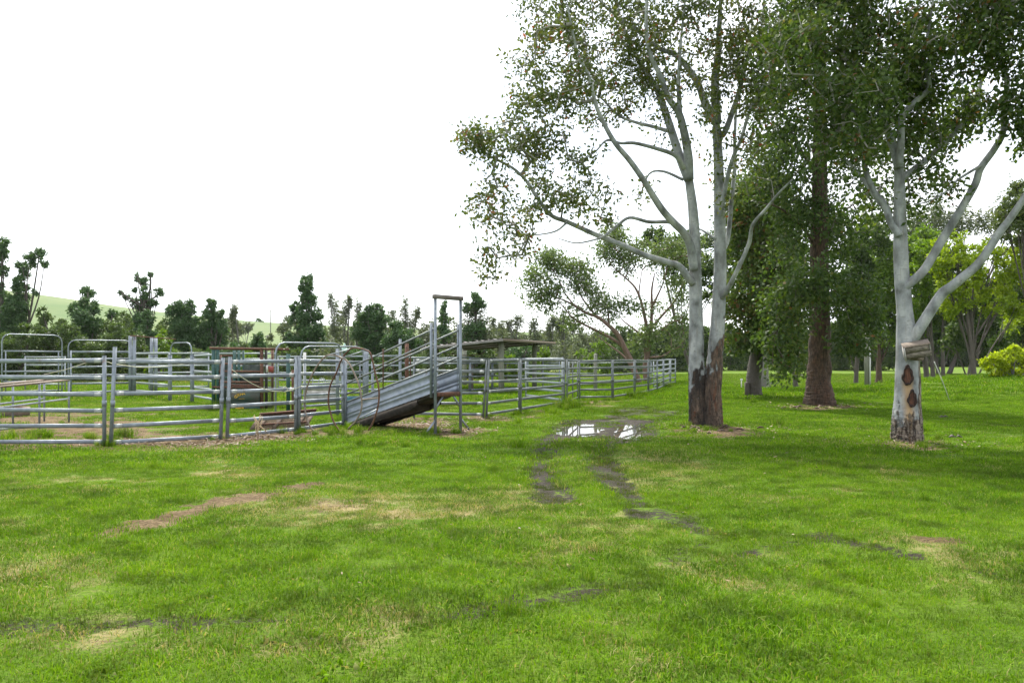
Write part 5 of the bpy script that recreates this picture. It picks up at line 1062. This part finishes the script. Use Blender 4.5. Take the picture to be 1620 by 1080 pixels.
# ---- open shelter
YS = 42; th = thing("open_shelter", on(793, YS), "open-sided shelter with rusty skillion roof on round timber posts", "shelter")
for px, Y, top in ((793, 42, 541), (845.5, 50, 545), (690, 44, 552), (735, 55, 548)):
    q = on(px, Y); z = CAMH+(HZ-top)/FPX*Y; mb = MB(); mb.tube([q+Vector((0,0,-.1)), q+Vector((0,0,z*.5)), q+Vector((0,0,z))], [.16,.15,.145], 12, rough=.06, rng=np.random.RandomState(int(px))); mb.build("post", TIMBERG, th, smooth=True)
c0, c1, c2, c3 = P(666, 548.5, 43.0), P(796, 534.5, 40.8), P(879, 540.5, 51.5), P(742, 551, 54.5)
mb = MB(); nU, nV = 56, 6; top = []
for j in range(nV+1):
    for i in range(nU+1):
        u, v = i/nU, j/nV; p = c0.lerp(c1, u).lerp(c3.lerp(c2, u), v); top.append(p+Vector((0,0,.028*math.sin(i*math.pi*.5)+.02*math.sin(i*.7+j))))
n = nU+1; F = [[j*n+i, j*n+i+1, (j+1)*n+i+1, (j+1)*n+i] for j in range(nV) for i in range(nU)]
mb.add(top, F); mb.add([p-Vector((0,0,.012)) for p in top], [f[::-1] for f in F]); mb.build("roof", ROOFM, th)
for a, b, k in ((c0, c1, .09), (c1, c2, .10)):
    mb = MB(); mb.bar(a+Vector((0,.03,-.10)), b+Vector((0,.03,-.10)), .05, .15, 0); mb.build("fascia", simple("pale_weathered_fascia", (.15,.14,.135), (.27,.25,.245), 4, .85, 0, .3, .01) if a is c0 else TIMBER, th)
for f in (.15, .5, .85):
    mb = MB(); mb.bar(c0.lerp(c3, f)+Vector((0,0,-.11)), c1.lerp(c2, f)+Vector((0,0,-.11)), .07, .12, 0); mb.build("purlin", B_DARK, th)
mb = MB(); mb.tube(spline([P(690,557,44),(P(735,562,44)),P(763,559,43.5),P(766,552,43.5)],5), .02, 5); mb.build("hanging_wire", RUST, th)

# ---- nest box, pole, stakes, logs
c = P(1450, 553.5, Y2-.42); th = thing("nest_box", c, "tilted weathered timber box hung in the fork of the scarred gum", "nest box")
rt = Matrix.Rotation(R(-11), 3, 'Y') @ Matrix.Rotation(R(-20), 3, 'Z') @ Matrix.Rotation(R(14), 3, 'X')
def bxp(off, d, m, nm, rot=rt):
    mb = MB(); mb.box(c+rot @ Vector(off), d, rot); o = mb.build(nm, m, th); return o
bxp((0,0,0), (.46,.26,.25), simple("dark_box_timber", (.03,.025,.02), (.08,.065,.05), 6, .9), "body")
BOXB = simple("cracked_grey_board", (.05,.042,.033), (.24,.21,.165), 5, .9, 0, .8, .02, (1.4, 9, 12))
for k in range(2): bxp((.008-.016*k,-.142,-.066+.128*k), (.50-.04*k,.022,.124), BOXB, "front_board")
bxp((-.245,-.02,-.01), (.022,.30,.30), simple("pale_grey_board", (.28,.27,.25), (.42,.40,.38), 6, .9), "side_board")
bxp((.245,-.01,0), (.022,.28,.27), TIMBERG, "side_board"); bxp((0,0,.14), (.52,.32,.022), TIMBER, "lid")
mb = MB(); q = P(1452, 566, Y2-.40); mb.tube([q+Vector((-.02,.3,.02)), q+Vector((0,0,0)), q+Vector((.02,-.12,-.01))], [.07,.065,.055], 9, rough=.1, rng=np.random.RandomState(5)); mb.build("branch_stub", TIMBER, th)
q = on(1372, 46.5); mb = MB(); z = CAMH+(HZ-535)/FPX*46.5; mb.tube([q+Vector((0,0,-.2)), q+Vector((0,0,z*.5)), q+Vector((0,0,z))], [.16,.15,.135], 12, rough=.05, rng=np.random.RandomState(6)); tag(mb.build("timber_pole", TIMBERG, org=q, smooth=True), "grey-green timber pole standing at the lawn edge right of the brown trunk", "pole")
q = on(1376.5, 46.3); mb = MB(); mb.tube([q+Vector((0,0,-.1)), q+Vector((0,0,CAMH+(HZ-560)/FPX*46.3))], .04, 8); tag(mb.build("conduit_pipe", WHITEP, org=q, smooth=True), "thin white pipe standing against the timber pole", "pipe")
a = P(1478, 572, 33); b = on(1502, 34); mb = MB(); mb.tube([a, (a+b)/2+Vector((.02,0,0)), b], .018, 6); tag(mb.build("leaning_stake", WHITEP, org=b), "thin white stake leaning left on the lawn behind the scarred gum", "stake")
for px, Y, h, lab in ((1131, 52, .45, "tiny white peg on the paddock just right of the twin gum"), (1173, 46, .5, "little white peg beside the dark-trunked tree")):
    q = on(px, Y); mb = MB(); mb.tube([q+Vector((0,0,-.05)), q+Vector((0,0,h))], .03, 6); mb.box(q+Vector((0,0,h)), (.12,.05,.10)); tag(mb.build("white_peg", WHITEP, org=q), lab, "peg")
q = Vector((PX(428, 300), 300, hill_at(PX(428, 300), 300))); th = thing("utility_pole", q, "thin utility pole standing on the open hill slope", "utility pole")
mb = MB(); mb.tube([q+Vector((0,0,-1)), q+Vector((0,0,7)), q+Vector((0,0,11))], [.20,.17,.14], 8); mb.build("pole", TIMBERG, th); mb = MB(); mb.bar(q+Vector((-1.1,0,10.3)), q+Vector((1.1,0,10.3)), .14, .16); mb.build("crossarm", TIMBERG, th)
for px, py, lab in ((1492,660,"dark clod of bark on the shaded lawn right of the scarred gum"),(1512,692,"larger dark clod of bark on the lawn right of the scarred gum")):
    x, y = ground_at(px, py); q = Vector((x, y, gz1(x, y))); mb = MB(); rs = np.random.RandomState(px)
    [mb.tube([q+Vector((a-.07,b_,.01)), q+Vector((a,b_+.02,.03+.03*rs.rand())), q+Vector((a+.07,b_-.01,.015))], [.012,.030,.008], 6, rough=.5, rng=rs) for a, b_ in rs.normal(size=(4,2))*.06]; tag(mb.build("bark_clod", B_DARK, org=q), lab, "bark piece")

# ---------------------------------------------------------------- thin air: far things pale a little
hz = MB(); hz.box((-100, 430, 38), (2600, 2000, 82.0)); m_ = bpy.data.materials.new("haze_air"); m_.use_nodes = True; t_ = m_.node_tree; t_.nodes.remove(t_.nodes["Principled BSDF"])
v_ = t_.nodes.new("ShaderNodeVolumePrincipled"); v_.inputs['Color'].default_value = (.93,.97,1,1); v_.inputs['Density'].default_value = .00007; v_.inputs['Anisotropy'].default_value = .2
t_.links.new(v_.outputs[0], t_.nodes["Material Output"].inputs['Volume'])
tag(hz.build("haze", m_), "thin pale summer haze over the paddocks", "haze", kind='stuff')
